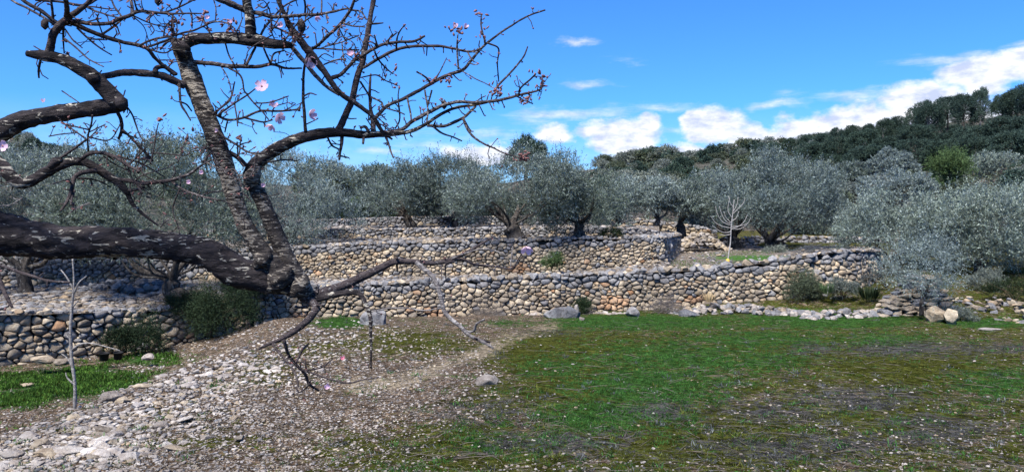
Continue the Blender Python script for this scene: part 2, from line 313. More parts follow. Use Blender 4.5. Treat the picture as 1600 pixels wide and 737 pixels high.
def hill_mat():
    m, nt, b = new_mat('hillside_soil', .95, .1); nb = NB(nt); f = nb.noise(1.4, 8, .75); g = nb.noise(.25, 5, .7)
    c = nb.mix(nb.step(g, .38, .62), (.13, .105, .09), (.07, .075, .06)); c = nb.mix(nb.step(f, .42, .6), c, (.03, .036, .028)); c = nb.mix(nb.step(nb.noise(3.1, 5), .6, .7), c, (.24, .22, .2))
    nb.set(b.inputs['Base Color'], c); nb.bump(f, 1, .5, b); return m
HILL = hill_mat()
# ------------------------------------------------------------------ wall lines: (px, distance, top py, base py)
W0 = [(-220, 14.5, 497, 600), (-60, 16.8, 492, 580), (0, 17.5, 490, 572), (130, 18.8, 487, 560), (250, 20.2, 484, 545), (330, 21.2, 474, 527), (392, 21.9, 460, 510)]
W1 = [(390, 21.9, 458, 508), (470, 22.4, 450, 500), (550, 22.8, 445, 496), (700, 23.1, 438, 492), (850, 23.4, 432, 490), (1000, 23.8, 425, 484), (1100, 24.1, 420, 476), (1180, 24.5, 411, 470), (1272, 24.6, 399, 462)]
W1B = [(1262, 25.0, 399, 457), (1300, 25.1, 394, 452), (1345, 25.6, 391, 448), (1372, 27.2, 391, 442), (1385, 29.5, 390, 430)]
W2L = [(-260, 24.0, 405, 452), (0, 25.0, 402, 446), (130, 25.3, 400, 444), (250, 25.5, 399, 442), (430, 25.6, 388, 434)]
W2 = [(432, 25.6, 386, 434), (520, 25.5, 383, 432), (600, 25.3, 379, 431), (700, 25.2, 377, 430), (800, 25.2, 375, 429), (900, 25.4, 372, 425), (1000, 25.6, 371, 414), (1040, 25.9, 370, 405)]
W2R = [(1041, 26.0, 370, 404), (1054, 31, 368, 398), (1066, 36.0, 366, 392)]
W3 = [(300, 30.0, 361, 374), (430, 30.0, 359, 373), (600, 30.0, 358, 372), (800, 30.2, 356, 372), (950, 30.4, 355, 371), (1030, 31.0, 360, 370)]
W4 = [(300, 36.0, 348, 354), (430, 36.0, 346, 353), (520, 36.0, 343, 353), (640, 36.5, 339, 352), (800, 36.5, 338, 352), (950, 37, 340, 353)]
W5 = [(1130, 38.5, 371, 387), (1250, 38.5, 370, 387), (1330, 38.5, 371, 388), (1420, 38, 372, 390)]
W6 = [(962, 38.5, 344, 362), (1010, 39, 342, 361), (1040, 39.5, 348, 361), (1090, 39.5, 353, 364), (1122, 39.5, 362, 372)]
def line3(W):
    a = np.array([P(px, b, D) for px, D, t, b in W]); top = np.array([zat(t, D) for px, D, t, b in W]); return a[:, 0], a[:, 1], a[:, 2], top
lx, ly, lb, lt = [np.concatenate(q) for q in zip(line3(W0), line3(W1), line3(W1B[:3]))]
cr_y = np.array([-10, 5.96, 7.89, 10.6, 16.4, 22.5, 40]); cr_x = np.array([-3.9, -4.18, -4.45, -4.5, -4.9, -6.3, -7])
def low_w(X, Y): return sm(0.2, 3.0, np.interp(Y, cr_y, cr_x) - X + .25 * vn(X, Y, .7, 3))
def ground_z(X, Y):
    X = np.asarray(X, float); Y = np.asarray(Y, float)
    f = -.073 * np.clip(Y, -30, 23); r = sm(9, 13, X)
    fr = -.073 * np.clip(Y, -30, 19) + .06 * np.clip(Y - 19, 0, 22); f = f * (1 - r) + fr * r
    low = -1.65 - .03 * np.clip(Y, -30, 30) + .4 * sm(17.5, 22, Y) - .012 * np.clip(-X - 6, 0, 20)
    s = low_w(X, Y); z = f * (1 - s) + low * s
    wy = np.interp(X, lx, ly); wb = np.interp(X, lx, lb); k = sm(wy - 1.9, wy - .1, Y) * sm(16.5, 14, X) * sm(-25, -20, X); k = k * (1 - sm(wy + .6, wy + 3, Y))
    z = z * (1 - k) + wb * k
    z = z - .9 * sm(wy + .3, wy + 1.2, Y) * sm(13.2, 12.2, X)
    near = sm(60, 25, Y); z = z + near * (.05 * fbm(X, Y, .45, 3, 1) + .03 * fbm(X, Y, 2.0, 4, 5))
    return z
def proj(X, Y, Z):
    zr = Z - CAM_Z; t = Y * ct - zr * st; return 800 + F * X / t, 368.5 - F * (Y * st + zr * ct) / t
def blobmap(px, py, L):
    v = np.zeros_like(px)
    for (a, b, rx, ry, s) in L:
        d = ((px - a) / rx) ** 2 + ((py - b) / ry) ** 2; v = np.maximum(v, s * np.exp(-d * .7))
    return v
def seg(px, py, pts, w):
    best = np.full(px.shape, 9e9)
    for (a, b), (c, d) in zip(pts[:-1], pts[1:]):
        t = np.clip(((px - a) * (c - a) + (py - b) * (d - b)) / ((c - a) ** 2 + (d - b) ** 2), 0, 1); best = np.minimum(best, np.hypot(px - a - t * (c - a), (py - b - t * (d - b)) * 2))
    return np.exp(-(best / w) ** 2)
def covers(X, Y, Z):
    Yc = np.maximum(Y, 3.0); px, py = proj(X, Yc, Z)
    right = sm(-60, 130, px - (820 - (py - 500) * 1.15) + 70 * vn(X, Y, .8, 21)); lo = low_w(X, Y)
    moss = .16 + .47 * right + blobmap(px, py, [(640, 535, 110, 22, .62), (480, 545, 60, 16, .5), (420, 575, 60, 20, .45), (330, 690, 90, 22, .45), (580, 700, 130, 30, .5), (860, 545, 80, 18, .8), (1430, 572, 80, 18, .8), (1240, 545, 60, 12, .7), (1360, 650, 60, 12, .7), (1100, 690, 120, 22, .7), (900, 600, 60, 25, .6)])
    grass = .18 * right + blobmap(px, py, [(1000, 503, 170, 12, .8), (1060, 560, 150, 30, .62), (1010, 600, 120, 32, .75), (950, 650, 110, 26, .72), (1290, 500, 150, 14, .8), (1180, 530, 140, 16, .6), (1180, 565, 90, 22, .55), (1560, 600, 70, 24, .62), (1380, 530, 90, 12, .55), (870, 575, 60, 20, .55), (820, 690, 100, 22, .45), (1540, 505, 60, 8, .8),
        (130, 598, 170, 24, .95), (230, 562, 60, 11, .8), (30, 622, 80, 16, .8), (530, 504, 45, 9, 1.1), (800, 505, 60, 7, .6), (650, 500, 40, 8, .4), (310, 560, 40, 10, .5)]) * np.where(px < 330, lo, 1)
    dry = .12 + .22 * right + .12 * right * sm(600, 720, py) + blobmap(px, py, [(1420, 545, 110, 12, .7), (1560, 545, 80, 12, .6), (1210, 640, 90, 22, .6), (1340, 622, 110, 20, .65), (870, 690, 100, 18, .55), (1450, 670, 90, 24, .65), (740, 640, 70, 22, .5), (1250, 700, 120, 22, .6), (1270, 545, 60, 10, .6), (1040, 640, 60, 14, .6), (620, 690, 50, 14, .4), (850, 520, 60, 8, .5), (60, 660, 70, 14, .4)])
    path = seg(px, py, [(860, 508), (790, 530), (740, 556), (640, 590), (560, 600)], 26) * .95 + blobmap(px, py, [(600, 600, 120, 22, .75), (560, 640, 150, 22, .5), (330, 650, 120, 18, .5), (180, 715, 120, 16, .5)]) + blobmap(px, py, [(1480, 528, 90, 6, .7), (760, 545, 60, 12, .5)])
    return dict(moss=np.clip(moss, 0, 1.3) * (1 - .4 * lo), grass=grass, dry=dry * .8, path=path * .85)
def axis(a, b, d, lim, g=1.25):
    c = list(np.arange(a, b, d)); s = d; x = c[-1]
    while x < lim: s *= g; x += s; c.append(x)
    s = d; x = c[0]; pre = []
    while x > -lim: s *= g; x -= s; pre.append(x)
    return np.array(pre[::-1] + c)
def grid_mesh(name, X, Y, Z, mat, cols=None, smooth=True):
    h, w_ = X.shape; i = np.arange(h - 1)[:, None] * w_ + np.arange(w_ - 1)[None]; Fq = np.stack([i, i + 1, i + w_ + 1, i + w_], -1).reshape(-1, 4)
    return fast_mesh(name, np.stack([X, Y, Z], -1).reshape(-1, 3), [Fq], [mat], smooth=smooth, cols=cols)
xs = axis(-17, 19, .11, 4000); ys = axis(2.0, 27, .11, 4000); X, Y = np.meshgrid(xs, ys)
Z = ground_z(X, Y); Z = np.where(np.hypot(X, Y) > 300, Z - 1.0, Z)
ground = link('ground', grid_mesh('ground', X, Y, Z, GROUND, covers(X, Y, Z))); tag(ground, kind='structure')
# ------------------------------------------------------------------ terraces (earth sheets behind each wall)
def wline(W, dz=-.05, top=True):
    px = np.array([w_[0] for w_ in W], float); D = np.array([w_[1] for w_ in W], float); z = np.array([zat(w_[2] if top else w_[3], w_[1]) for w_ in W]) + dz
    return px, D, z
def terrace(name, front, back, px0, px1, n, m, grass=None, off=.12):
    px = np.linspace(px0, px1, n); fD = np.interp(px, front[0], front[1]) + off; fz = np.interp(px, front[0], front[2])
    bD = np.interp(px, back[0], back[1]); bz = np.interp(px, back[0], back[2]); t = np.linspace(0, 1, m)[:, None] ** 1.3
    D = fD + (bD - fD) * t; z = fz + (bz - fz) * t; X = (px - 800) / F * D; z = z + .05 * fbm(X, D, .6, 4, 8) * np.minimum(1, t * 8) + .02 * vn(X, D, 4, 2)
    gpx, gpy = proj(X, D, z); g = blobmap(gpx, gpy, grass or [])
    return tag(link(name, grid_mesh(name, X, D, z, TERR, dict(grass=g))), kind='structure')
f1 = tuple(np.concatenate(q) for q in zip(wline(W0), wline(W1), wline(W1B[:4])))
b1 = tuple(np.array(q) for q in zip(*[(-260, 24.3, zat(452, 24)), (0, 25.3, zat(446, 25)), (250, 25.8, zat(442, 25.5)), (432, 25.9, zat(434, 25.6)), (600, 25.6, zat(431, 25.3)), (800, 25.5, zat(429, 25.2)), (900, 25.7, zat(425, 25.4)), (1000, 25.8, zat(414, 25.6)), (1040, 26.1, zat(405, 25.9)), (1066, 36.2, zat(392, 36)), (1120, 39.5, zat(384, 39)), (1400, 39.5, zat(384, 39.5))]))
terrace('lower_terrace', f1, b1, -215, 1378, 360, 40, [(1180, 403, 80, 6, .9), (1120, 400, 60, 6, .6), (120, 470, 150, 10, .35), (820, 428, 60, 4, .4)])
f2 = tuple(np.concatenate(q) for q in zip(wline(W2L), wline(W2), wline(W2R)))
b2 = tuple(np.array(q) for q in zip(*[(-260, 30, zat(395, 30)), (300, 30.3, zat(376, 30)), (430, 30.3, zat(372.5, 30)), (800, 30.5, zat(371, 30)), (960, 31, zat(370, 30.5)), (1010, 38.8, zat(361, 38.8)), (1070, 39.6, zat(362, 39.6))]))
terrace('middle_terrace', f2, b2, -255, 1066, 260, 26, [(500, 374, 60, 5, .4), (960, 366, 60, 3, .5)])
b3 = tuple(np.array(q) for q in zip(*[(200, 36.3, zat(354, 36)), (1035, 37.3, zat(352, 37))]))
terrace('upper_terrace', wline(W3), b3, 300, 1030, 160, 14)
b4 = tuple(np.array(q) for q in zip(*[(200, 60, zat(338, 60)), (1035, 60, zat(336, 60))]))
terrace('top_terrace', wline(W4), b4, 300, 950, 140, 14)
# ------------------------------------------------------------------ hills behind
hpx = np.array([-2600, -1500, -900, -500, -100, 0, 60, 130, 250, 400, 600, 800, 900, 960, 1050, 1100, 1200, 1300, 1400, 1500, 1600, 1800, 2300, 3200])
hpy = np.array([270, 240, 232, 222, 214, 214, 220, 243, 268, 285, 300, 285, 266, 259, 254, 250, 238, 221, 203, 188, 172, 160, 190, 250])
hD = np.interp(hpx, [-900, 130, 400, 900, 1300, 1600, 2400], [170, 170, 220, 190, 150, 115, 110])
def hill_z(px, D):
    px = np.clip(px, -2600, 3200); Dr = np.interp(px, hpx, hD); zr = CAM_Z + Dr * (HOR - np.interp(px, hpx, hpy)) / F
    zf = np.interp(px, [250, 420, 1000, 1120, 1450, 1700], [-.28, .8, .4, -1.3, -1.3, -1.3]); D0 = np.interp(px, [200, 420, 1000, 1120, 1400, 1600], [30.3, 40, 42, 42, 36, 28])
    t = np.clip((D - D0) / (Dr - D0), 0, 1); z = zf + (zr - zf) * t ** 1.12; z = z - .10 * np.clip(D - Dr, 0, 300) ; z = np.where(D < D0, zf - (D0 - D) * .25, z)
    return z
hp = np.linspace(-2400, 3100, 420); hr = np.concatenate([np.linspace(29, 60, 16), np.linspace(62, 230, 70), [250, 280, 330, 400, 500]])
PX, DD = np.meshgrid(hp, hr); DD = np.maximum(DD, np.interp(PX, [200, 420, 1000, 1120, 1400, 1600], [30.3, 40, 42, 42, 36, 28]) - 1)
HX = (PX - 800) / F * DD; HZ = hill_z(PX, DD) + sm(36, 70, DD) * (.5 * fbm(HX, DD, .06, 4, 30) + .12 * fbm(HX, DD, .5, 3, 31))
hill = tag(link('hillside', grid_mesh('hillside', HX, DD, HZ, HILL)), kind='structure')
# ------------------------------------------------------------------ dry stone walls
def clip_poly(poly, nx, ny, c):
    out = []
    for i in range(len(poly)):
        a = poly[i]; b = poly[(i + 1) % len(poly)]; da = a[0] * nx + a[1] * ny - c; db = b[0] * nx + b[1] * ny - c
        if da <= 0: out.append(a)
        if (da < 0 < db) or (db < 0 < da): t = da / (da - db); out.append((a[0] + (b[0] - a[0]) * t, a[1] + (b[1] - a[1]) * t))
    return out
def rock_proto(i, npts=15):
    r = random.Random(100 + i); bm = bmesh.new()
    for k in range(npts):
        v = Vector((r.gauss(0, 1), r.gauss(0, 1), r.gauss(0, 1))).normalized(); v = Vector((v.x * .55, v.y * .5, v.z * .42)) * r.uniform(.85, 1.12); bm.verts.new(v)
    bmesh.ops.convex_hull(bm, input=bm.verts); bmesh.ops.delete(bm, geom=[v for v in bm.verts if not v.link_faces], context='VERTS')
    bmesh.ops.triangulate(bm, faces=bm.faces); me = bpy.data.meshes.new('rock'); bm.to_mesh(me); bm.free(); return me
ROCKS = {}
def rock_meshes(mat):
    if mat.name not in ROCKS:
        L = []
        for i in range(12): me = rock_proto(i); me.materials.append(mat); L.append(me)
        ROCKS[mat.name] = L
    return ROCKS[mat.name]
ROCKV = []
for i in range(12):
    me = rock_proto(i); V_ = np.array([v.co[:] for v in me.vertices]); F_ = np.array([p.vertices[:] for p in me.polygons]); ROCKV.append((V_, F_)); bpy.data.meshes.remove(me)
WALLMATS = [STONE_CREAM, STONE_GREY, STONE_ORANGE]
def wall(name_label, W, sw, sh, group='dry stone terrace walls', cap=1.0, grey_top=.25, orange=.2, seed=0, flat_cap=False, batter=.12, rnd_grey=.08, parts=300):
    r = random.Random(seed); pts = np.array([[*P(px, b, D)[:2], zat(b, D), zat(t, D)] for px, D, t, b in W])
    seglen = np.hypot(*(pts[1:, :2] - pts[:-1, :2]).T); S = np.concatenate([[0], np.cumsum(seglen)]); Ltot = S[-1]
    def at(s): return np.array([np.interp(s, S, pts[:, k]) for k in range(4)])
    def nrm(s): a = at(max(0, s - .3)); b = at(min(Ltot, s + .3)); d = b[:2] - a[:2]; d = d / (np.hypot(*d) + 1e-9); return np.array([d[1], -d[0]])
    mid = at(Ltot / 2); root = empty('dry_stone_wall', (mid[0], mid[1], mid[2]), name_label, 'wall', group); off = np.array([mid[0], mid[1], mid[2]])
    def pos(s, h, dep):
        a = at(s); n = nrm(s); d = dep - h * batter; return np.array([a[0] + n[0] * d, a[1] + n[1] * d, a[2] - .22 + h])
    H = lambda s: at(s)[3] - at(s)[2] + .22 - (.35 * cap * sh if not flat_cap else .02)
    Hmax = max(H(s) for s in S); seeds = []; row = 0; h = 0.0
    while h < Hmax + sh:
        k = .75 if .25 < (h / Hmax) < .7 else 1.1; dh = sh * k * r.uniform(.85, 1.2); s = -r.random() * sw
        while s < Ltot + sw:
            st_ = sw * k * r.choice([.5, .7, .9, 1, 1.3, 1.9]); seeds.append((s + st_ / 2, h + dh / 2 + r.uniform(-.48, .48) * dh, (r.random() ** 2.5) * sw * sh * .8)); s += st_
        h += dh
    seeds = [q for q in seeds if r.random() > .12]
    seeds += [(r.uniform(0, Ltot), r.uniform(0, Hmax), -sw * sh * r.uniform(.1, .5)) for _ in range(int(len(seeds) * .45))]
    K = 1.45; grid = {}
    for q in seeds: grid.setdefault((int(q[0] // (sw * 1.5)), int(q[1] // (sw * 1.5))), []).append(q)
    stones = []
    for q in seeds:
        if q[0] < 0 or q[0] > Ltot: continue
        Hh = H(q[0]) + .04 * math.sin(q[0] * 2.1 + seed) + r.uniform(-.05, .03)
        if q[1] > Hh: continue
        poly = [(max(0, q[0] - sw * 1.6), max(0, q[1] - sw)), (min(Ltot, q[0] + sw * 1.6), max(0, q[1] - sw)), (min(Ltot, q[0] + sw * 1.6), min(Hh + .03, q[1] + sw)), (max(0, q[0] - sw * 1.6), min(Hh + .03, q[1] + sw))]
        gi, gj = int(q[0] // (sw * 1.5)), int(q[1] // (sw * 1.5))
        for i in range(gi - 2, gi + 3):
            for j in range(gj - 1, gj + 2):
                for p_ in grid.get((i, j), ()):
                    if p_ is q: continue
                    nx, ny = p_[0] - q[0], (p_[1] - q[1]) * K * K; poly = clip_poly(poly, nx, ny, (nx * (p_[0] + q[0]) + ny * (p_[1] + q[1]) + q[2] - p_[2]) / 2)
                    if len(poly) < 3: break
                if len(poly) < 3: break
            if len(poly) < 3: break
        if len(poly) < 3: continue
        poly2 = []
        for a, b in zip(poly, poly[1:] + poly[:1]):
            if math.hypot(b[0] - a[0], b[1] - a[1]) > sh * .2: poly2.append(a)
        if len(poly2) < 3: continue
        if len(poly2) <= 4:    # knock the sharpest corners off
            pp = []
            for i_, a in enumerate(poly2):
                b = poly2[(i_ + 1) % len(poly2)]; c = poly2[i_ - 1]; k1 = r.uniform(.15, .3); pp += [(a[0] + (c[0] - a[0]) * k1, a[1] + (c[1] - a[1]) * k1), (a[0] + (b[0] - a[0]) * k1, a[1] + (b[1] - a[1]) * k1)]
            poly2 = pp
        poly2 = np.array(poly2); c = poly2.mean(0); e = poly2 - c; area = .5 * abs(np.sum(e[:, 0] * np.roll(e[:, 1], -1) - e[:, 1] * np.roll(e[:, 0], -1)))
        if area < sw * sh * .05: continue
        gap = .92 + r.uniform(-.09, .05); pr = r.uniform(.02, .075) * (sh / .15) ** .5; n = len(e); V = []
        tilt = np.array([r.uniform(-.4, .4), r.uniform(-.5, .4)])
        for sc, dp, jt in ((gap * .96, -.08, 0), (gap * 1.02, pr * .2, .04), (gap * .80, pr, .17)):
            for v in e:
                vv = v * sc * (1 + r.uniform(-jt, jt)); V.append(pos(c[0] + vv[0], c[1] + vv[1], dp + (tilt @ vv if dp > 0 else 0)))
        V.append(pos(c[0], c[1], pr * 1.12)); i = np.arange(n); j = (i + 1) % n
        Fq = np.vstack([np.stack([i, j, n + j, n + i], 1), np.stack([n + i, n + j, 2 * n + j, 2 * n + i], 1)]); Ft = np.stack([2 * n + i, 2 * n + j, np.full(n, 3 * n)], 1)
        rel = q[1] / max(Hh, .1); cl = vn3(q[0] * .5, q[1] * 1.5, seed + .3, 4); o = vn3(q[0] * .7, q[1] * 2, seed + 9.3, 11)
        mi = 1 if (rel > 1 - grey_top + .1 * cl or r.random() < rnd_grey + .25 * max(0, cl)) else 0
        if mi == 0 and (o > .45 - orange + rel * 1.1 or r.random() < .03): mi = 2
        a = at(c[0]); stones.append((area / max(a[1], 1) ** 2, np.array(V), Fq, Ft, mi, r.random()))
    stones.sort(key=lambda t: -t[0])
    for (_, V, Fq, Ft, mi, rn) in stones[:parts]:
        link('stone', fast_mesh('stone', V - off, [Fq, Ft], [WALLMATS[mi]], np.full(len(V), rn)), root)
    if len(stones) > parts:
        VV, Q, T, rn_, fm, n0, fq, ft = [], [], [], [], [], 0, [], []
        for (_, V, Fq, Ft, mi, rn) in stones[parts:]:
            VV.append(V - off); Q.append(Fq + n0); T.append(Ft + n0); fq += [mi] * len(Fq); ft += [mi] * len(Ft); rn_.append(np.full(len(V), rn)); n0 += len(V)
        tag(link('small_stones', fast_mesh('small_stones', np.concatenate(VV), [np.concatenate(Q), np.concatenate(T)], WALLMATS, np.concatenate(rn_), fmat=fq + ft), root), kind='stuff')
    # earth and rubble filling behind the face
    n = max(6, int(Ltot / .4)); ss = np.linspace(0, Ltot, n); A = []
    for s in ss:
        h = H(s) - .07; A.append([pos(s, -.3, -.07), pos(s, h, -.07), pos(s, h + .01, -.75), pos(s, -.3, -.75)])
    A = np.array(A) - off; A[:, 1:3, 2] += .025 * rng.standard_normal((n, 2)); V = A.reshape(-1, 3); Q = []
    for i in range(n - 1):
        for j in range(4): Q.append([i * 4 + j, i * 4 + (j + 1) % 4, i * 4 + 4 + (j + 1) % 4, i * 4 + 4 + j])
    Q.append([3, 2, 1, 0]); Q.append([(n - 1) * 4 + k for k in range(4)]); link('earth_fill', fast_mesh('earth_fill', V, [np.array(Q)], [SOIL]), root)
    # coping stones along the top
    if cap > 0:
        cnt = 0; s = .1; pm = rock_meshes(STONE_GREY); pc = rock_meshes(STONE_CREAM)
        while s < Ltot - .05 and cnt < 290:
            for kk in range(r.choice([1, 1, 2, 2])):
                sz = sw * cap * r.uniform(.7, 1.45); dep = (-.05 if kk == 0 else -.3 - .3 * r.random()) - .5 * sz * r.random() * .5; p_ = pos(s + r.uniform(-.08, .08), H(s), dep) - off; p_[2] += sz * (.03 if flat_cap else .12)
                me = (pm if r.random() < .72 else pc)[r.randrange(12)]; o = link('coping_stone', me, root, p_, (r.uniform(-.4, .4), r.uniform(-.4, .4), r.uniform(0, 6.3)), (sz * r.uniform(.8, 1.2), sz * r.uniform(.7, 1), sz * (r.uniform(.35, .6) if flat_cap else r.uniform(.6, 1.05)))); cnt += 1
            s += sw * cap * r.uniform(.55, .95)
    return root
G_ = None
wall('low wall of tan and orange stones at the far left behind the bright green grass', W0, .25, .16, cap=.9, rnd_grey=.02, grey_top=.04, orange=.3, seed=1, group=G_)
wall('long low wall with blue grey coping and orange foot, bordering the meadow across the middle', W1, .215, .145, cap=1.4, grey_top=.14, orange=.34, seed=2, group=G_)
wall('pale rounded wall end beside the olive bushes, right of the long meadow wall', W1B, .25, .17, cap=1.0, grey_top=.2, orange=.02, seed=3, flat_cap=True, group=G_, rnd_grey=.3)
wall('rough shaded wall behind the big olive trunk at the left', W2L, .22, .15, cap=1.1, grey_top=.5, orange=.05, seed=4, group=G_, rnd_grey=.4)
wall('tall middle tier wall of cream stones below the central olive tree', W2, .175, .12, cap=1.0, grey_top=.16, orange=.12, seed=5, group=G_)
wall('short return wall running back from the right corner of the cream stone tier', W2R, .27, .2, cap=1, grey_top=.3, orange=.1, seed=6, group=G_, rnd_grey=.4)
wall('grey third tier wall just behind the central olive trunk', W3, .18, .12, cap=1.0, grey_top=.3, orange=.03, seed=7, group=G_, rnd_grey=.35, flat_cap=True)
wall('topmost grey wall under the row of olive crowns', W4, .2, .13, cap=.9, grey_top=.5, orange=.0, seed=8, group=G_, rnd_grey=.6, flat_cap=True)
wall('bluish shaded wall behind the trunks of the big right olive tree', W5, .28, .18, cap=.8, grey_top=.6, orange=0, seed=9, group=G_, rnd_grey=.85, flat_cap=True)
wall('small pale ruined wall behind the two slim olive trunks right of centre', W6, .22, .16, cap=1, grey_top=.15, orange=.15, seed=10, group=G_)
# ------------------------------------------------------------------ trees and shrubs
def crown_mesh(name, mats, seed, rx, ry, rz, lobes=26, sprigs=1500, per=13, ll=.075, lw=.02, spl=.38, up=.5, flat=.35, lobe_r=.34, spiky=0.0, pale=.0, core=.38):
    """crown centred on the origin: leaf sprigs standing off a cluster of lobes"""
    g = np.random.default_rng(seed); sprigs = int(sprigs * 1.3); ll *= 1.15; lw *= 1.3; d = unit(g.normal(size=(lobes * 3, 3))); d = d[d[:, 2] > -flat][:lobes]; n = len(d)
    rr = g.uniform(.5, .82, (n, 1)); LC = d * rr * [rx, ry, rz]; LR = lobe_r * min(rx, rz) * g.uniform(.75, 1.35, n) * 1.15
    pick = g.choice(n, sprigs, p=LR ** 2 / np.sum(LR ** 2)); sd_ = unit(g.normal(size=(sprigs, 3)) + unit(LC[pick]) * .75 + [0, 0, .25]); rad = LR[pick] * np.where(g.random(sprigs) < core, g.uniform(.2, .8, sprigs), g.uniform(.8, 1.08, sprigs))
    B = LC[pick] + sd_ * rad[:, None] * [1, 1, .85]
    dr = unit(sd_ + [0, 0, up] + .35 * g.normal(size=(sprigs, 3))); L = spl * g.uniform(.5, 1.25, sprigs) * np.where((g.random(sprigs) < spiky) & (sd_[:, 2] > .35), 2.1, 1)
    if spiky: dr = np.where((L > spl * 1.3)[:, None], unit(dr + [0, 0, 1.4]), dr)
    t = np.tile(np.linspace(.0, 1, per), sprigs); i = np.repeat(np.arange(sprigs), per); N_ = len(i)
    bend = np.array([0, 0, -.12]) * (t ** 2)[:, None] * L[i][:, None]; Bp = B[i] + dr[i] * (t * L[i])[:, None] + bend + .012 * g.normal(size=(N_, 3))
    side = unit(np.cross(dr[i], unit(g.normal(size=(N_, 3))))); ld = unit(dr[i] * g.uniform(.3, 1.0, N_)[:, None] + side * g.uniform(.4, 1, N_)[:, None]); nn = unit(g.normal(size=(N_, 3)) + [0, 0, 1.0])
    sz = g.uniform(.7, 1.25, N_); V, Fq, rn = leaves(Bp, ld, nn, ll * sz, lw * sz, np.clip(np.repeat(g.random(sprigs), per) * .6 + g.random(N_) * .4, 0, 1))
    return fast_mesh(name, V, Fq, mats, rn), LC
def tree(name, label, cat, px, base_py, D, cpx, ctop, cbot, cw, trunk_w, mats=(OLIVE,), seed=0, group=None, lean=0.0, bark=OBARK, depth=None, fork=.35, nlimb=5, **kw):
    base = P(px, base_py, D); s = D / F; c = P(cpx, (ctop + cbot) / 2, D); rx = cw * s / 2; rz = (cbot - ctop) * s / 2; ry = (depth or rx * .9)
    root = empty(name, tuple(base), label, cat, group); g = np.random.default_rng(seed + 500)
    me, LC = crown_mesh('crown', list(mats), seed, rx, ry, rz, **kw); link('crown', me, root, tuple(c - base))
    r0 = trunk_w * s / 2; cc = c - base; acc = Acc(); hf = max(.15, cc[2] - rz * 1.0) if cbot < base_py else cc[2] * .25
    fk = np.array([cc[0] * fork + lean, 0, max(hf, .3)]); mid = fk * .5 + [r0 * .5 * g.normal(), 0, 0]
    C = catmull([[0, 0, -.25, r0 * 1.55], [0, 0, .08, r0 * 1.2], [*mid, r0 * .95], [*fk, r0 * .98]], .06); V, Fc = tube(C, 12, .16, 5.0 / max(r0 * 4, .4), seed, ref=(0, 1, 0)); acc.add(V, Fc)
    order = np.argsort(LC[:, 2] + g.normal(size=len(LC)) * rz * .4)[:: max(1, len(LC) // (nlimb * 3))][:nlimb + 5]
    for q, k in enumerate(order):
        e = cc + LC[k] * .8; m = fk * .55 + e * .45 + g.normal(size=3) * rx * .08 - [0, 0, rz * .05]; r1 = r0 * (.55 if q < 3 else .2)
        C = catmull([[*(fk - [0, 0, r0 * .6]), r1], [*(fk * .8 + m * .2 + [0, 0, .05]), r1 * .9], [*m, r1 * .6], [*e, r1 * .22]], .12); V, Fc = tube(C, 7, .12, 6, seed + q); acc.add(V, Fc)
    link('trunk', acc.mesh('trunk', [bark], True), root); return root
og = 'olive trees on the terraces'
tree('olive_tree', 'huge silvery olive with thick dark trunk, filling the left behind the foreground limb', 'olive tree', 281, 470, 21.3, 245, 212, 440, 380, 26, (OLIVE,), 1, lobes=46, sprigs=4600, per=13, lobe_r=.24, ll=.075, lw=.019, spiky=.12, flat=.6, depth=2.7)
tree('olive_tree', 'leafy olive at the far left edge under the hill, half cut by the frame', 'olive tree', 40, 462, 22.5, 30, 222, 425, 330, 20, (OLIVE,), 2, lobes=40, sprigs=3600, per=13, lobe_r=.24, ll=.078, lw=.02, spiky=.1, flat=.6, depth=2.4)
tree('olive_tree', 'pale olive whose low crown hangs over the upper walls just right of the forked limb', 'olive tree', 452, 388, 27.5, 462, 238, 402, 200, 16, (OLIVE_PALE,), 3, lobes=30, sprigs=2600, per=12, lobe_r=.27, spiky=.12, flat=.8, depth=1.9)
tree('olive_tree', 'small dark trunked olive standing alone on the upper wall, left of centre', 'olive tree', 644, 356, 33, 622, 266, 340, 120, 14, (OLIVE,), 4, flat=.8, lobes=24, sprigs=1600, per=12, lobe_r=.36, ll=.09, lw=.024, spiky=.1)
tree('olive_tree', 'broad olive crown between the small dark trunked olive and the central olive', 'olive tree', 712, 352, 34, 706, 246, 350, 165, 14, (OLIVE,), 5, lobes=30, sprigs=2400, per=12, lobe_r=.33, ll=.09, lw=.024, spiky=.15, flat=.6)
tree('olive_tree', 'central olive with a forked dark trunk rising from the cream stone tier', 'olive tree', 806, 378, 26.2, 812, 244, 356, 245, 24, (OLIVE,), 6, lobes=42, sprigs=3500, per=13, lobe_r=.31, lean=-.2, spiky=.12, flat=.85, nlimb=4)
tree('olive_tree', 'dense olive right of the central one, its crown draping over the cream wall', 'olive tree', 905, 366, 27.5, 908, 246, 368, 165, 16, (OLIVE,), 7, lobes=28, sprigs=2100, per=13, lobe_r=.32, spiky=.15, flat=.9)
tree('olive_tree', 'bluish olive partly hidden behind the draping crown right of centre', 'olive tree', 965, 358, 36, 965, 284, 356, 90, 10, (OLIVE_PALE,), 8, lobes=18, sprigs=1000, per=11, lobe_r=.36, ll=.1, lw=.026, flat=.8)
tree('olive_tree', 'slim olive with a domed pale crown left of two thin dark trunks', 'olive tree', 1024, 361, 36, 1032, 288, 345, 84, 9, (OLIVE_PALE,), 9, lobes=18, sprigs=1000, per=11, lobe_r=.36, ll=.1, lw=.026, lean=.05)
tree('olive_tree', 'slim olive with a crooked trunk beside the small pale ruined wall', 'olive tree', 1064, 363, 37, 1076, 292, 350, 74, 12, (OLIVE,), 10, lobes=16, sprigs=900, per=11, lobe_r=.38, ll=.1, lw=.026, lean=-.2)
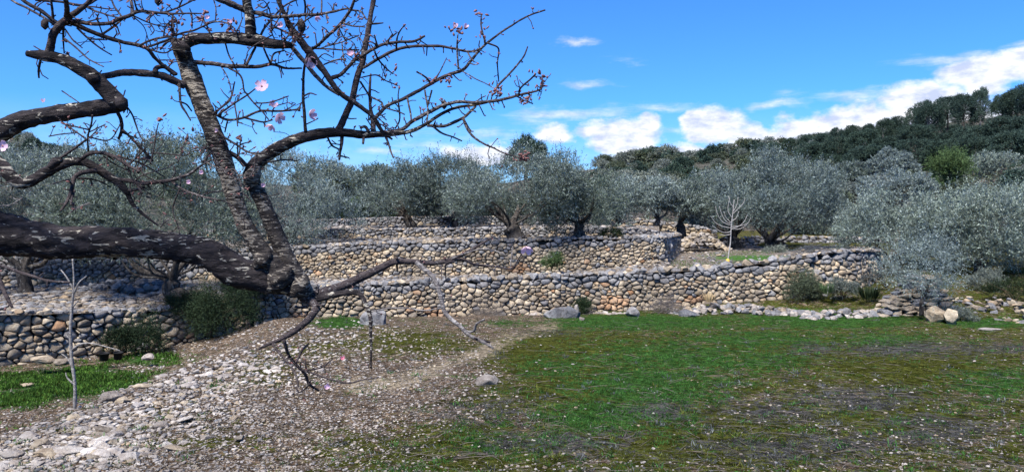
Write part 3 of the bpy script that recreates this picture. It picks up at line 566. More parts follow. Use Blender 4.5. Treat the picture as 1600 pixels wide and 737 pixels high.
tree('olive_tree', 'thick trunked olive in the shade directly behind the bare white sapling', 'olive tree', 1152, 388, 36.5, 1135, 268, 372, 130, 18, (OLIVE,), 11, lobes=26, sprigs=1700, per=12, lobe_r=.33, ll=.1, lw=.027, flat=.6)
tree('olive_tree', 'large round topped olive with a leaning trunk on the green terrace at right', 'olive tree', 1214, 390, 34, 1214, 248, 380, 205, 24, (OLIVE_PALE,), 12, lobes=36, sprigs=3300, per=12, lobe_r=.31, ll=.09, lw=.025, lean=-.35, spiky=.15, flat=.5)
tree('olive_tree', 'low blue green olive bush behind the rounded wall end', 'olive tree', 1385, 415, 30, 1392, 306, 412, 190, 12, (OLIVE_PALE,), 13, lobes=32, sprigs=2900, per=12, lobe_r=.30, ll=.085, lw=.024, spiky=.3, flat=.9)
tree('olive_tree', 'bright topped olive with upright shoots at the right edge', 'olive tree', 1530, 425, 28, 1530, 298, 425, 240, 12, (OLIVE_PALE,), 14, lobes=40, sprigs=3900, per=12, lobe_r=.29, ll=.085, lw=.024, spiky=.4, flat=.9)
tree('olive_tree', 'rounded grey olive uphill behind the low blue green bush', 'olive tree', 1402, 318, 58, 1398, 272, 322, 118, 8, (OLIVE_PALE,), 15, lobes=22, sprigs=1300, per=11, lobe_r=.34, ll=.15, lw=.04, flat=.9)
tree('olive_tree', 'wide grey olive on the slope under the pines near the right edge', 'olive tree', 1545, 325, 62, 1548, 238, 322, 150, 8, (OLIVE_PALE,), 16, lobes=26, sprigs=1800, per=11, lobe_r=.32, ll=.16, lw=.044, flat=.9)
tree('olive_tree', 'small grey olive below the dark pines, left of the yellow green young pine', 'olive tree', 1400, 285, 75, 1398, 238, 282, 84, 7, (OLIVE_PALE,), 17, lobes=18, sprigs=800, per=11, lobe_r=.36, ll=.19, lw=.05, flat=.9)
tree('olive_tree', 'tiny grey tree under the pines right behind the large round topped olive', 'olive tree', 1325, 300, 70, 1325, 256, 300, 56, 7, (OLIVE,), 18, lobes=14, sprigs=600, per=11, lobe_r=.36, ll=.19, lw=.05, flat=.9)
tree('olive_tree', 'bushy sapling olive with a bent thin stem growing in front of the ruined steps', 'olive sapling', 1440, 478, 19.5, 1442, 382, 462, 120, 5, (OLIVE_PALE,), 19, lobes=24, sprigs=620, per=14, lobe_r=.30, ll=.055, lw=.012, spl=.5, spiky=.5, flat=.9, core=.5, nlimb=7)
# mixed trees behind the topmost wall
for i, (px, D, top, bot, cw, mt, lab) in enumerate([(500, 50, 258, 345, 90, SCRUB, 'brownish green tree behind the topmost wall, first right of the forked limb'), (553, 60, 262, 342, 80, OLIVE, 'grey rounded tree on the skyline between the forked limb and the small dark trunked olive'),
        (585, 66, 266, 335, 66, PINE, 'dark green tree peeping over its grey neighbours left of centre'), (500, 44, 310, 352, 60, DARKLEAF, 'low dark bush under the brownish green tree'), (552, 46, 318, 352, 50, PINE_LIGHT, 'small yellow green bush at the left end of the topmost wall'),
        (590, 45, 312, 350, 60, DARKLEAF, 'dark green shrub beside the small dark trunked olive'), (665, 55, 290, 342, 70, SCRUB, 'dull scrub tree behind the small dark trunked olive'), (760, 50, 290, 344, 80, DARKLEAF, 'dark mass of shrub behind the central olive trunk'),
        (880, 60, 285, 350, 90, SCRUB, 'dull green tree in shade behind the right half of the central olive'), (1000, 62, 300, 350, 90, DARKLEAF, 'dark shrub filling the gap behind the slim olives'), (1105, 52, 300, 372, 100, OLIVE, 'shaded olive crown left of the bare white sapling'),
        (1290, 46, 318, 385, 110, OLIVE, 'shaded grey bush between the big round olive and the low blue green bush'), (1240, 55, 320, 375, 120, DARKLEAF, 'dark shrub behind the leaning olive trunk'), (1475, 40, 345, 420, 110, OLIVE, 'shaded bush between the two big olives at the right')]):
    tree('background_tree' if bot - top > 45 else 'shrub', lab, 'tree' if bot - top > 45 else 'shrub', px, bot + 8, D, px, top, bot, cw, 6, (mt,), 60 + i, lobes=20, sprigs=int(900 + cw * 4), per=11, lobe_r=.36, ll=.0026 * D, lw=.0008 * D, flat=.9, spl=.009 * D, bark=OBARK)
tree('pine_tree', 'round headed dark tree poking above the central olive against the clouds', 'tree', 823, 320, 70, 822, 216, 262, 50, 6, (PINE,), 90, lobes=18, sprigs=1100, per=11, lobe_r=.38, ll=.16, lw=.05, flat=.9, spl=.5)
tree('pine_tree', 'yellow green young pine standing alone among grey olives below the pine wood', 'pine', 1482, 325, 60, 1482, 240, 322, 62, 6, (PINE_LIGHT,), 91, lobes=26, sprigs=1500, per=11, lobe_r=.34, ll=.17, lw=.03, flat=.9, spl=.6, spiky=.3)
# pine wood on the right hand slope: each pine its own thing
pr_ = random.Random(5); pines = []
def hz(px, D): x = (px - 800) / F * D; return float(hill_z(np.array([px]), np.array([D]))[0] + sm(36, 70, D) * (.5 * fbm(x, D, .06, 4, 30) + .12 * fbm(x, D, .5, 3, 31)))
skyl = [(1600, 130), (1585, 138), (1560, 150), (1528, 144), (1502, 150), (1476, 152), (1446, 158), (1425, 168), (1398, 184), (1378, 190), (1352, 196), (1330, 196), (1306, 200), (1282, 208), (1256, 212), (1232, 219), (1208, 225), (1188, 224)]
spec = [(x, t, np.interp(x, [1180, 1600], [135, 88]) + pr_.uniform(-6, 6)) for x, t in skyl] + [(x + pr_.uniform(-8, 8), np.interp(x, [1200, 1600], [238, 176]) + pr_.uniform(-10, 10), np.interp(x, [1180, 1600], [115, 76])) for x in range(1215, 1640, 44)] + \
    [(x + pr_.uniform(-8, 8), np.interp(x, [1300, 1600], [236, 208]) + pr_.uniform(-8, 8), np.interp(x, [1180, 1600], [98, 68])) for x in range(1290, 1640, 48)] + [(x, 150, 84) for x in (1640, 1675, 1710)] + \
    [(x + pr_.uniform(-6, 6), np.interp(x, [1188, 1300, 1425, 1476, 1600], [240, 226, 204, 196, 186]) + pr_.uniform(-6, 10), np.interp(x, [1180, 1600], [142, 100])) for x in range(1195, 1640, 30)]
protos = []; ORD = ['first', 'second', 'third', 'fourth', 'fifth', 'sixth', 'seventh', 'eighth', 'ninth', 'tenth', 'eleventh', 'twelfth', 'thirteenth', 'fourteenth', 'fifteenth', 'sixteenth', 'seventeenth', 'eighteenth']
for v in range(6):
    me, LC = crown_mesh('crown', [PINE], 200 + v, 1.0, .95, 1.1, lobes=34, sprigs=1900, per=9, ll=.075, lw=.02, spl=.17, up=.35, lobe_r=.25, flat=.6, core=.3); protos.append((me, LC))
for i, (px, tpy, D) in enumerate(spec):
    s = D / F; gz_ = hz(px, D); top = zat(tpy, D); h = max(4.5, top - gz_); base = np.array([(px - 800) * s, D, top - h]); me, LC = protos[i % 6]
    root = empty('pine_tree', tuple(base), ('dark skyline pine of the right hand wood, %s from the right frame edge' % ORD[i]) if i < 18 else 'dark pine inside the dense wood covering the slope at the upper right', 'pine', 'pines of the wood on the right slope')
    rx = h * (pr_.uniform(.25, .36) if i < 18 else pr_.uniform(.42, .56)); rz = h * pr_.uniform(.36, .46); c = link('crown', me, root, (0, 0, h - rz * .97), (0, 0, pr_.uniform(0, 6)), (rx, rx, rz))
    acc = Acc(); V, Fc = tube(catmull([[0, 0, -.4, .16], [pr_.uniform(-.2, .2), 0, h * .4, .13], [pr_.uniform(-.2, .2), 0, h * .85, .05]], .5), 6, .1, 3, i); acc.add(V, Fc)
    for k in range(5):
        e = LC[(k * 4) % len(LC)] * [rx, rx, rz] * .8 + [0, 0, h - rz]; V, Fc = tube(catmull([[0, 0, h * .42 + k * h * .07, .06], [*(e * .5 + np.array([0, 0, h * .25])), .04], [*e, .02]], .5), 5); acc.add(V, Fc)
    link('trunk', acc.mesh('trunk', [OBARK if i % 3 else TWIGPALE], True), root)
# scrub and small trees scattered over the hill, each its own thing, sharing meshes
sprot = []
for v in range(6):
    me, _ = crown_mesh('scrub_bush', [[SCRUB, PINE, GREYSHRUB][v % 3]], 300 + v, 1.0, 1.0, .8, lobes=12, sprigs=420, per=8, ll=.15, lw=.05, spl=.3, up=.3, lobe_r=.42, flat=.3); sprot.append(me)
sb = []
for i in range(170): px = pr_.uniform(930, 1330); t = pr_.random(); D = 62 + t * (np.interp(px, hpx, hD) - 60); sb.append((px, D, pr_.uniform(.8, 1.7) * (1 + .35 * (t > .9))))
for px in range(935, 1200, 13): D = float(np.interp(px, hpx, hD)) - 2; sb.append((px + pr_.uniform(-6, 6), D, pr_.uniform(1.4, 2.6)))
for i in range(45): px = pr_.uniform(-60, 330); t = pr_.random(); D = 70 + t * 98; sb.append((px, D, pr_.uniform(.9, 1.7)))
for i in range(40): px = pr_.uniform(1180, 1640); D = pr_.uniform(46, 70); sb.append((px, D, pr_.uniform(.6, 1.3)))
for i, (px, D, s) in enumerate(sb):
    o = link('scrub_bush', sprot[pr_.randrange(6)], None, ((px - 800) / F * D, D, hz(px, D) + .35 * s), (0, 0, pr_.uniform(0, 6)), (s * pr_.uniform(.9, 1.4), s, s * pr_.uniform(.7, 1.15)))
    tag(o, 'dark rounded scrub bush among many on the distant hillside' if not 170 <= i < 191 else 'small tree on the far ridge, %s right of the central olives' % (ORD + ['nineteenth', 'twentieth', 'twenty first'])[i - 170], 'bush', 'scrub bushes on the distant hillside')
# low scrub cover in between (uncountable)
g = np.random.default_rng(77); n = 2600; px = g.uniform(-200, 1750, n); D = 45 + (g.random(n) ** .8) * (np.interp(px, hpx, hD) - 44); keep = ~((px > 330) & (px < 880)); px, D = px[keep], D[keep]; n = len(px); x = (px - 800) / F * D
zz = hill_z(px, D) + sm(36, 70, D) * (.5 * fbm(x, D, .06, 4, 30) + .12 * fbm(x, D, .5, 3, 31)); s = g.uniform(.25, .75, n); k = 26
dd = unit(g.normal(size=(n * k, 3)) * [1, 1, .6] + [0, 0, .5]); C = np.repeat(np.stack([x, D, zz], 1), k, 0) + dd * np.repeat(s, k)[:, None] * [1, 1, .7] * g.uniform(.5, 1, (n * k, 1))
V, Fq, rn = leaves(C, dd + .6 * g.normal(size=(n * k, 3)), g.normal(size=(n * k, 3)) + [0, 0, 1], .3 * g.uniform(.6, 1.2, n * k), .12 * g.uniform(.6, 1.2, n * k), np.repeat(g.random(n), k))
tag(link('low_scrub', fast_mesh('low_scrub', V, Fq, [SCRUB], rn)), 'low grey green scrub covering the hillsides behind the terraces', 'scrub', kind='stuff')
# shrubs and brush at the foot of the walls
def shrub(name, label, px, py, D, w_, h_, mat, seed, cat='shrub', sprigs=500, ll=.05, lw=.012, up=.6, **kw):
    b = P(px, py, D); s = D / F; rx = w_ * s / 2; rz = h_ * s / 2
    me, _ = crown_mesh(name, [mat], seed, rx, rx * .7, rz, lobes=14, sprigs=sprigs, per=11, ll=ll, lw=lw, spl=kw.pop('spl', .22), up=up, lobe_r=.4, flat=.5, **kw)
    root = empty(name, tuple(b), label, cat); link('foliage', me, root, (0, 0, rz * .85)); acc = Acc(); g = np.random.default_rng(seed)
    for q in range(9):
        e = np.array([g.uniform(-.8, .8) * rx, g.uniform(-.5, .5) * rx, rz * g.uniform(.8, 1.8)]); V, Fc = tube(catmull([[0, 0, -.05, .012], [*(e * [.35, .35, .55]), .009], [*e, .004]], .1), 4); acc.add(V, Fc)
    link('stems', acc.mesh('stems', [TWIGGREY]), root); return root
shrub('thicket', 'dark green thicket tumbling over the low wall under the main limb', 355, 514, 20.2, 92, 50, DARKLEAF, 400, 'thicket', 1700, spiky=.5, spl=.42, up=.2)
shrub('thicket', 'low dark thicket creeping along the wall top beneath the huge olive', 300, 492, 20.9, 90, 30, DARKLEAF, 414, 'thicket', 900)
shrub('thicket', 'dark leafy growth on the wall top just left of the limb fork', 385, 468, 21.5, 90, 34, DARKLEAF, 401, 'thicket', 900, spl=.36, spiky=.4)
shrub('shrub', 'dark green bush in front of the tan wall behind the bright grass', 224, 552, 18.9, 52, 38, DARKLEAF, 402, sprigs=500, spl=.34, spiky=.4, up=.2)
shrub('shrub', 'small dark bush against the tan wall near the two black blobs', 186, 548, 18.6, 34, 34, DARKLEAF, 403, sprigs=350)
shrub('shrub', 'olive brown spiny bush at the right end of the long meadow wall', 1246, 472, 24.2, 64, 44, SCRUB, 404, sprigs=900, spiky=.3)
shrub('shrub', 'grey feathery bush at the foot of the rounded wall end', 1318, 462, 23.6, 50, 22, GREYSHRUB, 405, sprigs=400)
shrub('shrub', 'low purple grey twiggy bush right of the rounded wall end', 1385, 448, 24.5, 90, 26, DRY, 406, sprigs=500)
shrub('shrub', 'low dark bush on the meadow edge by the blue grey boulder', 908, 498, 21.9, 34, 26, DARKLEAF, 407, sprigs=300, up=.9)
shrub('shrub', 'grey green bush on top of the lower terrace beside the white sapling', 1212, 402, 31, 40, 16, GREYSHRUB, 408, sprigs=260)
shrub('shrub', 'small yellow green shrub growing in the cream tier wall', 862, 420, 24.6, 26, 22, PINE_LIGHT, 409, sprigs=260, up=.9)
shrub('shrub', 'dark shrub growing from the top of the cream tier wall near its right end', 955, 374, 26.2, 34, 14, DARKLEAF, 410, sprigs=200)
shrub('shrub', 'grey low bush on the slope right of the ruined steps', 1545, 452, 24, 90, 26, GREYSHRUB, 411, sprigs=500)
shrub('shrub', 'bluish low bush beside the ruined steps', 1500, 505, 19.5, 60, 22, GREYSHRUB, 412, sprigs=360)
shrub('shrub', 'dark low bush at the foot of the slope on the right edge', 1585, 470, 22, 90, 34, DARKLEAF, 413, sprigs=500)
def blades_clump(name, label, px, py, D, w_, h_, mat, seed, n=140, cat='plant'):
    b = P(px, py, D); s = D / F; g = np.random.default_rng(seed); az = g.uniform(0, 6.28, n); r = g.random(n) ** .5 * w_ * s * .22; sp = g.uniform(.15, .8, n)
    B = np.stack([np.cos(az) * r, np.sin(az) * r, np.zeros(n)], 1); d = np.stack([np.cos(az) * sp, np.sin(az) * sp, np.ones(n)], 1); L = h_ * s * g.uniform(.7, 1.15, n)
    V, Fq, rn = leaves(B, d, np.stack([np.cos(az), np.sin(az), np.full(n, -.3)], 1), L, np.full(n, .02), g.random(n)); o = link(name, fast_mesh(name, V, Fq, [mat], rn), None, tuple(b)); return tag(o, label, cat)
blades_clump('asphodel_clump', 'dark green strappy plant below the rounded wall end, larger of two', 1358, 470, 22.6, 52, 28, DARKLEAF, 420, 240)
blades_clump('asphodel_clump', 'small bright strappy plant beneath the left edge of the rounded wall end', 1292, 460, 23.4, 22, 20, PINE_LIGHT, 421, 120)
blades_clump('asphodel_clump', 'bright green strappy tuft beside the flat faced block', 528, 508, 20.6, 40, 16, LUSH, 422, 160)
blades_clump('dry_grass_tuft', 'straw coloured tuft on the rubble below the right part of the long wall', 1108, 472, 23, 24, 16, plain('straw', (.42, .32, .18)), 423, 120, 'grass tuft')
def brush(name, label, px, py, D, w_, h_, seed, n=260, mat=TWIGGREY):
    b = P(px, py, D); s = D / F; g = np.random.default_rng(seed); acc = Acc()
    for q in range(n):
        x, y = g.normal(0, .3) * w_ * s / 2, g.normal(0, .3) * w_ * s * .35; z = abs(g.normal(0, .4)) * h_ * s * max(.1, 1 - (x / (w_ * s / 2)) ** 2); a = g.normal(0, .5); L = g.uniform(.12, .5); d = np.array([math.cos(a), g.normal(0, .5), g.normal(.1, .35)]); d = d / np.linalg.norm(d) * L
        c = np.array([x, y, z]); k = g.normal(size=3) * .04; V, Fc = tube(np.array([[*(c - d * .5), .005], [*(c + k), .0045], [*(c + d * .5), .002]]), 3, cap=False); acc.add(V, Fc, g.random())
    return tag(link(name, acc.mesh(name, [mat]), None, tuple(b)), label, 'brush pile')
brush('brush_pile', 'dark heap of cut twigs lying against the wall foot near the middle', 765, 496, 22.2, 90, 30, 430)
brush('brush_pile', 'dark tangle of dead twigs against the long wall right of centre', 1040, 486, 22.6, 110, 30, 431, 340)
brush('brush_pile', 'bluish heap of prunings on the terrace beside the leaning olive trunk', 1270, 400, 29, 110, 24, 432, 380, DRY)
brush('brush_pile', 'small pile of dead twigs on the meadow edge near the upright pale stone', 925, 500, 21.6, 40, 16, 433, 120)
# ------------------------------------------------------------------ loose stones, gravel, grass
def gpt(px, py):
    """point of the ground sheet seen at a photo pixel"""
    lo, hi = 2.5, 45.0
    D = np.linspace(lo, hi, 700); v = (368.5 - py) / F; t = D / (ct + v * st); x = (px - 800) / F * t; z = CAM_Z + t * (-st + v * ct); d = z - ground_z(x, D)
    i = np.argmax(d < 0); i = max(i, 1); return np.array([x[i], D[i], float(ground_z(x[i], D[i]))])
rr = random.Random(11)
def boulder(label, px, py, w_, h_, seed, mat=STONE_GREY, shape=(1, .8, 1), rot=None, name='boulder', pts=26, sink=.25, D=None, cat='boulder', box=False):
    b = gpt(px, py) if D is None else P(px, py, D); s = b[1] / F; r = random.Random(seed); bm = bmesh.new()
    for k in range(pts):
        v = Vector((r.gauss(0, 1), r.gauss(0, 1), r.gauss(0, 1))).normalized()
        if box: v = Vector([math.copysign(abs(c) ** .45, c) for c in v]); v = v * .8
        bm.verts.new(Vector((v.x * w_ * s / 2 * shape[0], v.y * w_ * s / 2 * shape[1], v.z * h_ * s * .6 * shape[2])) * r.uniform(.88, 1.08))
    bmesh.ops.convex_hull(bm, input=bm.verts); bmesh.ops.delete(bm, geom=[v for v in bm.verts if not v.link_faces], context='VERTS')
    bmesh.ops.bevel(bm, geom=bm.edges[:], offset=.012 * w_ * s + .004, segments=1, affect='EDGES'); bmesh.ops.triangulate(bm, faces=bm.faces)
    bmesh.ops.subdivide_edges(bm, edges=bm.edges[:], cuts=1)
    for v in bm.verts: v.co += Vector((1, 1, 1)).normalized() * 0 + v.co.normalized() * float(vn3(v.co.x * 14, v.co.y * 14, v.co.z * 14, seed)) * .035 * w_ * s
    me = bpy.data.meshes.new(name); bm.to_mesh(me); bm.free(); me.materials.append(mat)
    o = link(name, me, None, (b[0], b[1], b[2] + h_ * s * (.5 - sink)), rot or (0, 0, r.uniform(-.3, .3))); return tag(o, label, cat)
boulder('grey lichened rectangular block below the wall, crossed by the black hanging branch', 581, 507, 58, 30, 1, STONE_GREY, (1, .6, 1), (0, -.1, .1), box=True, name='stone_block', cat='stone block')
boulder('large blue grey boulder leaning on the long wall foot near the dark twig pile', 868, 496, 40, 28, 2, pts=16)
boulder('blue grey boulder sitting right against the first one under the long wall', 892, 496, 34, 22, 3)
boulder('upright pale pointed stone on the meadow edge', 900, 492, 11, 22, 4, STONE_PALE, name='standing_stone', cat='stone')
boulder('rounded grey stone at the meadow edge right of the upright pale stone', 988, 494, 24, 18, 5)
boulder('small white cube shaped stone on the green grass below the upright pale stone', 909, 500, 10, 7, 6, STONE_PALE, box=True)
boulder('pale knobbly rock standing alone on the gravel near the middle foreground', 761, 601, 40, 20, 7, STONE_PALE)
boulder('long flat pale slab on the gravel in the lower left corner', 103, 712, 60, 20, 8, STONE_PALE, (1, .55, .6))
boulder('pale flat stone at the left frame edge on the rubble bank', 18, 716, 44, 22, 9, STONE_PALE, (1, .6, .7))
boulder('pinkish flat topped stone near the crest of the rubble bank', 222, 606, 34, 10, 10, STONE_CREAM, (1, .7, .6))
boulder('broad pale boulder at the crest of the bank beside the bare whip', 172, 628, 40, 22, 11, STONE_PALE)
boulder('rounded pale stone on the bank slope above the long slab', 250, 668, 28, 14, 12, STONE_PALE)
boulder('tan slab at the foot of the far left wall', 66, 566, 44, 16, 13, STONE_CREAM, (1, .6, .8), D=16.6)
boulder('mossy brown stone at the wall foot left of the bare whip', 98, 568, 28, 12, 14, STONE_CREAM, D=16.5)
boulder('pale slanting stone above the bright grass near the thicket', 232, 560, 24, 10, 15, STONE_PALE, D=17.5)
boulder('white flat slab on the turf at the far right', 1545, 515, 40, 5, 16, STONE_PALE, (1, .6, .5))
boulder('pale stone lying on the green patch at the left', 42, 604, 22, 8, 17, STONE_CREAM)
boulder('pale boulder at the foot of the ruined steps, larger of two', 1462, 498, 34, 26, 18, STONE_CREAM, D=19.2)
boulder('pale upright boulder at the right corner of the ruined steps', 1486, 502, 26, 26, 19, STONE_CREAM, D=18.9)
boulder('long grey slab among the rubble below the rounded wall end', 1250, 492, 70, 10, 20, STONE_GREY, (1, .6, .8))
boulder('blue grey stone beside the dark tangle of twigs', 1074, 494, 34, 12, 21)
# black rounded blobs, modelled as rimmed vessels
def blob(label, px, py, D, w_):
    b = P(px, py, D); s = D / F; r = w_ * s / 2; prof = [(0, 0), (.72, 0), (.8, .1), (.97, 1.5), (1.06, 1.52), (1.06, 1.66), (.98, 1.66), (.9, 1.5), (.7, .12), (0, .1)]; V = []; n = 18
    for (a, z) in prof: V += [(r * a * math.cos(k * 2 * math.pi / n), r * a * math.sin(k * 2 * math.pi / n), r * z) for k in range(n)]
    Fq = np.array([[i * n + k, i * n + (k + 1) % n, (i + 1) * n + (k + 1) % n, (i + 1) * n + k] for i in range(len(prof) - 1) for k in range(n)])
    o = link('black_blob', fast_mesh('black_blob', np.array(V), [Fq], [BLACK], smooth=True), None, tuple(b)); o.rotation_euler = (rr.uniform(-.15, .15), .1, 0); return tag(o, label, 'blob')
blob('black rounded blob at the foot of the tan wall, left of a pair', 162, 563, 17.3, 15); blob('black rounded blob at the foot of the tan wall, right of a pair', 184, 561, 17.5, 14)
blob('single black rounded blob on the wall top left of the olive trunk', 168, 484, 20.2, 9)
# ruined steps: heap of flat stones
root = empty('ruined_steps', tuple(P(1440, 495, 20.2)), 'crumbling pyramid of tan stones like steps beneath the bushy sapling olive', 'ruined wall'); off = P(1440, 495, 20.2)
cm, gm = rock_meshes(STONE_CREAM), rock_meshes(STONE_GREY); k = 0
for row in range(10):
    z = row * .115; half = 1.15 * (1 - row / 11.5); x = -half
    while x < half:
        wd = rr.uniform(.2, .42)
        for dy in (0, .28, .56, .84):
            if dy < .84 * (1 - row / 14): link('stone', (cm if rr.random() < .7 else gm)[rr.randrange(12)], root, (x + wd / 2 + row * .02, dy + row * .05 + rr.uniform(-.04, .04), z + rr.uniform(-.02, .02)), (rr.uniform(-.15, .15), rr.uniform(-.15, .15), rr.uniform(-.4, .4)), (wd * 1.15, .36, .2))
        x += wd
def rubble_heap(label, px, py, D, w_, h_, seed, n, mats, size=.26, depth=1.0):
    o0 = P(px, py, D); s = D / F; root = empty('rubble_heap', tuple(o0), label, 'rubble heap'); r = random.Random(seed)
    for i in range(n):
        x = r.uniform(-1, 1); y = r.uniform(-1, 1); h = max(0, 1 - x * x - .5 * y * y); z = r.random() ** .6 * h * h_ * s; m = rock_meshes(mats[r.randrange(len(mats))]); q = size * r.uniform(.55, 1.3)
        link('stone', m[r.randrange(12)], root, (x * w_ * s / 2, y * depth, z), (r.uniform(-.5, .5), r.uniform(-.5, .5), r.uniform(0, 6)), (q, q * .9, q * .75))
rubble_heap('heap of pale stones tapering off at the right end of the return wall', 1094, 388, 35, 80, 24, 1, 190, [STONE_CREAM, STONE_PALE], .30)
rubble_heap('broken stones filling the corner between the long wall and the rounded wall end', 1268, 462, 24.9, 40, 40, 2, 90, [STONE_GREY, STONE_CREAM], .3, .5)
rubble_heap('spread of grey rubble in the shade on the slope at the right edge', 1560, 492, 21, 160, 26, 3, 160, [STONE_GREY, STONE_CREAM], .24, 2.2)
rubble_heap('low bank of pale rubble below the right part of the long wall', 1150, 490, 22.6, 210, 13, 4, 200, [STONE_PALE, STONE_GREY, STONE_CREAM], .25, .9)
rubble_heap('line of pale stones edging the meadow towards the ruined steps', 1350, 494, 20.8, 210, 7, 5, 150, [STONE_PALE, STONE_GREY], .24, .7)
rubble_heap('tumbled stones at the wall foot left of the meadow', 905, 494, 22.0, 160, 8, 6, 90, [STONE_PALE, STONE_CREAM], .2, .6)
rubble_heap('shaded rubble slope beside the huge olive trunk', 210, 452, 24.2, 160, 16, 7, 120, [STONE_GREY], .3, 1.2)
rubble_heap('jumble of stones on the terrace just right of the limb fork', 600, 444, 23.9, 260, 5, 8, 120, [STONE_GREY, STONE_PALE], .24, .5)
# stones of the rubble bank: separate pieces of the ground
pm = rock_meshes(GRAVEL); cmm = rock_meshes(STONE_CREAM); cnt = 0
while cnt < 292:
    t = rr.random(); py = 555 + 180 * t ** .9; cx = np.interp(py, [520, 580, 640, 715, 737], [430, 300, 165, 20, -30]); px = cx + rr.gauss(75, 85) * (1 + .4 * t)
    if px < -20 or rr.random() < .0: continue
    b = gpt(px, py); q = .045 + .12 * rr.random() ** 2.4; dens = math.exp(-((px - cx - 60) / 190) ** 2)
    if rr.random() > dens: continue
    link('stone', (pm if rr.random() < .75 else cmm)[rr.randrange(12)], ground, (b[0], b[1], b[2] + q * .08), (rr.uniform(-.3, .3), rr.uniform(-.3, .3), rr.uniform(0, 6.3)), (q * rr.uniform(.9, 1.6), q, q * rr.uniform(.45, .8))); cnt += 1
def scatter_screen(n, x0, x1, y0, y1, seed, bias=1.0):
    g = np.random.default_rng(seed); px = g.uniform(x0, x1, n); py = y0 + (y1 - y0) * g.random(n) ** bias
    D = 1.6 / np.maximum((py - HOR) / F - .073, .02)
    for _ in range(10):
        x = (px - 800) / F * D; z = ground_z(x, D); Dn = (CAM_Z - z) / ((py - HOR) / F); D = .5 * D + .5 * Dn
    x = (px - 800) / F * D; return px, py, x, D, ground_z(x, D), g
def joined_rocks(name, C, S, mats, g, fm, label, cat, flat=.65):
    Vs, Fs, M, rn, n0 = [], [], [], [], 0; n = len(C); which = g.integers(0, 12, n); az = g.uniform(0, 6.28, n)
    for w_ in range(12):
        idx = np.where(which == w_)[0]; V0, F0 = ROCKV[w_]; c, s = np.cos(az[idx]), np.sin(az[idx]); sx = g.uniform(.8, 1.5, len(idx))
        X_ = V0[None, :, 0] * sx[:, None]; Y_ = V0[None, :, 1]; Vx = X_ * c[:, None] - Y_ * s[:, None]; Vy = X_ * s[:, None] + Y_ * c[:, None]; Vz = V0[None, :, 2] * flat * np.ones((len(idx), 1))
        V = np.stack([Vx, Vy, Vz], -1) * S[idx][:, None, None] + C[idx][:, None]; Vs.append(V.reshape(-1, 3)); Fs.append((F0[None] + (np.arange(len(idx)) * len(V0))[:, None, None]).reshape(-1, 3) + n0)
        M.append(np.repeat(fm[idx], len(F0))); rn.append(np.repeat(g.random(len(idx)), len(V0))); n0 += len(idx) * len(V0)
    me = fast_mesh(name, np.concatenate(Vs), [np.concatenate(Fs)], mats, np.concatenate(rn), fmat=np.concatenate(M)); return tag(link(name, me), label, cat, kind='stuff')
ROCKS_SMALL = True
px, py, x, D, z, g = scatter_screen(46000, -60, 1660, 500, 790, 5, .85); cv = covers(x, D, z)
lo = low_w(x, D); crest = np.exp(-((px - np.interp(py, [520, 580, 640, 715, 737], [430, 300, 165, 20, -30]) - 60) / 170) ** 2)
keep = g.random(len(px)) < np.clip(1.15 - .85 * cv['moss'] - .95 * cv['grass'] - .3 * cv['dry'] + .3 * crest, .05, 1) * (1 - .55 * sm(640, 1100, px)) * (1 - .3 * lo * (crest < .25))
px, py, x, D, z, crest = [q[keep] for q in (px, py, x, D, z, crest)]; size = (.014 + .03 * g.random(len(px)) ** 3) * (1 + .9 * crest) * (D / 9) ** .45
joined_rocks('gravel', np.stack([x, D, z + size * .12], 1), size, [GRAVEL, STONE_CREAM, STONE_GREY], g, g.choice([0, 1, 2], len(px), p=[.66, .2, .14]), 'pale limestone gravel strewn over the bare ground and bank', 'gravel')
def blades(name, n, key, thr, mats, label, cat, h, wd, seed, y0=488, k=4, lean=.6, dark=0, amp=1.0):
    px, py, x, D, z, g = scatter_screen(n, -80, 1680, y0, 800, seed, .85); cv = covers(x, D, z); v = cv[key] + amp * .5 * fbm(x, D, 2.2, 5, seed); kp = (g.random(n) < np.clip((v - thr) * 2.2, 0, 1)) & (D < 26); x, D, z = x[kp], D[kp], z[kp]; n = len(x)
    x = np.repeat(x, k); D2 = np.repeat(D, k); z = np.repeat(z, k); N_ = len(x); sp = (D2 / 10) ** .5
    B = np.stack([x + .025 * sp * g.normal(size=N_), D2 + .025 * sp * g.normal(size=N_), z - .005], 1); d = g.normal(size=(N_, 3)) * lean; d[:, 2] = 1; L = h * g.uniform(.45, 1.3, N_) * (D2 / 9) ** .35
    d = unit(d); S = unit(np.cross(d, g.normal(size=(N_, 3)))) * (wd * (D2 / 8) ** .6)[:, None]; V = np.stack([B - S * .5, B + S * .5, B + d * L[:, None]], 1).reshape(-1, 3)
    return tag(link(name, fast_mesh(name, V, [np.arange(N_ * 3).reshape(-1, 3)], mats, np.repeat(np.repeat(g.random(n), k) * .6 + g.random(N_) * .4, 3))), label, cat, kind='stuff')
blades('grass', 42000, 'grass', .28, [GRASS], 'short green grass in patches over the meadow', 'grass', .042, .007, 31, k=6)
blades('moss', 30000, 'moss', .40, [MOSS], 'low olive moss cushions between the stones of the meadow', 'moss', .016, .012, 33, k=5, lean=1.3)
blades('dry_herbs', 22000, 'dry', .2, [DRY], 'bluish grey dried herbs patching the meadow', 'dry herbs', .035, .005, 35, k=5, lean=1.4)
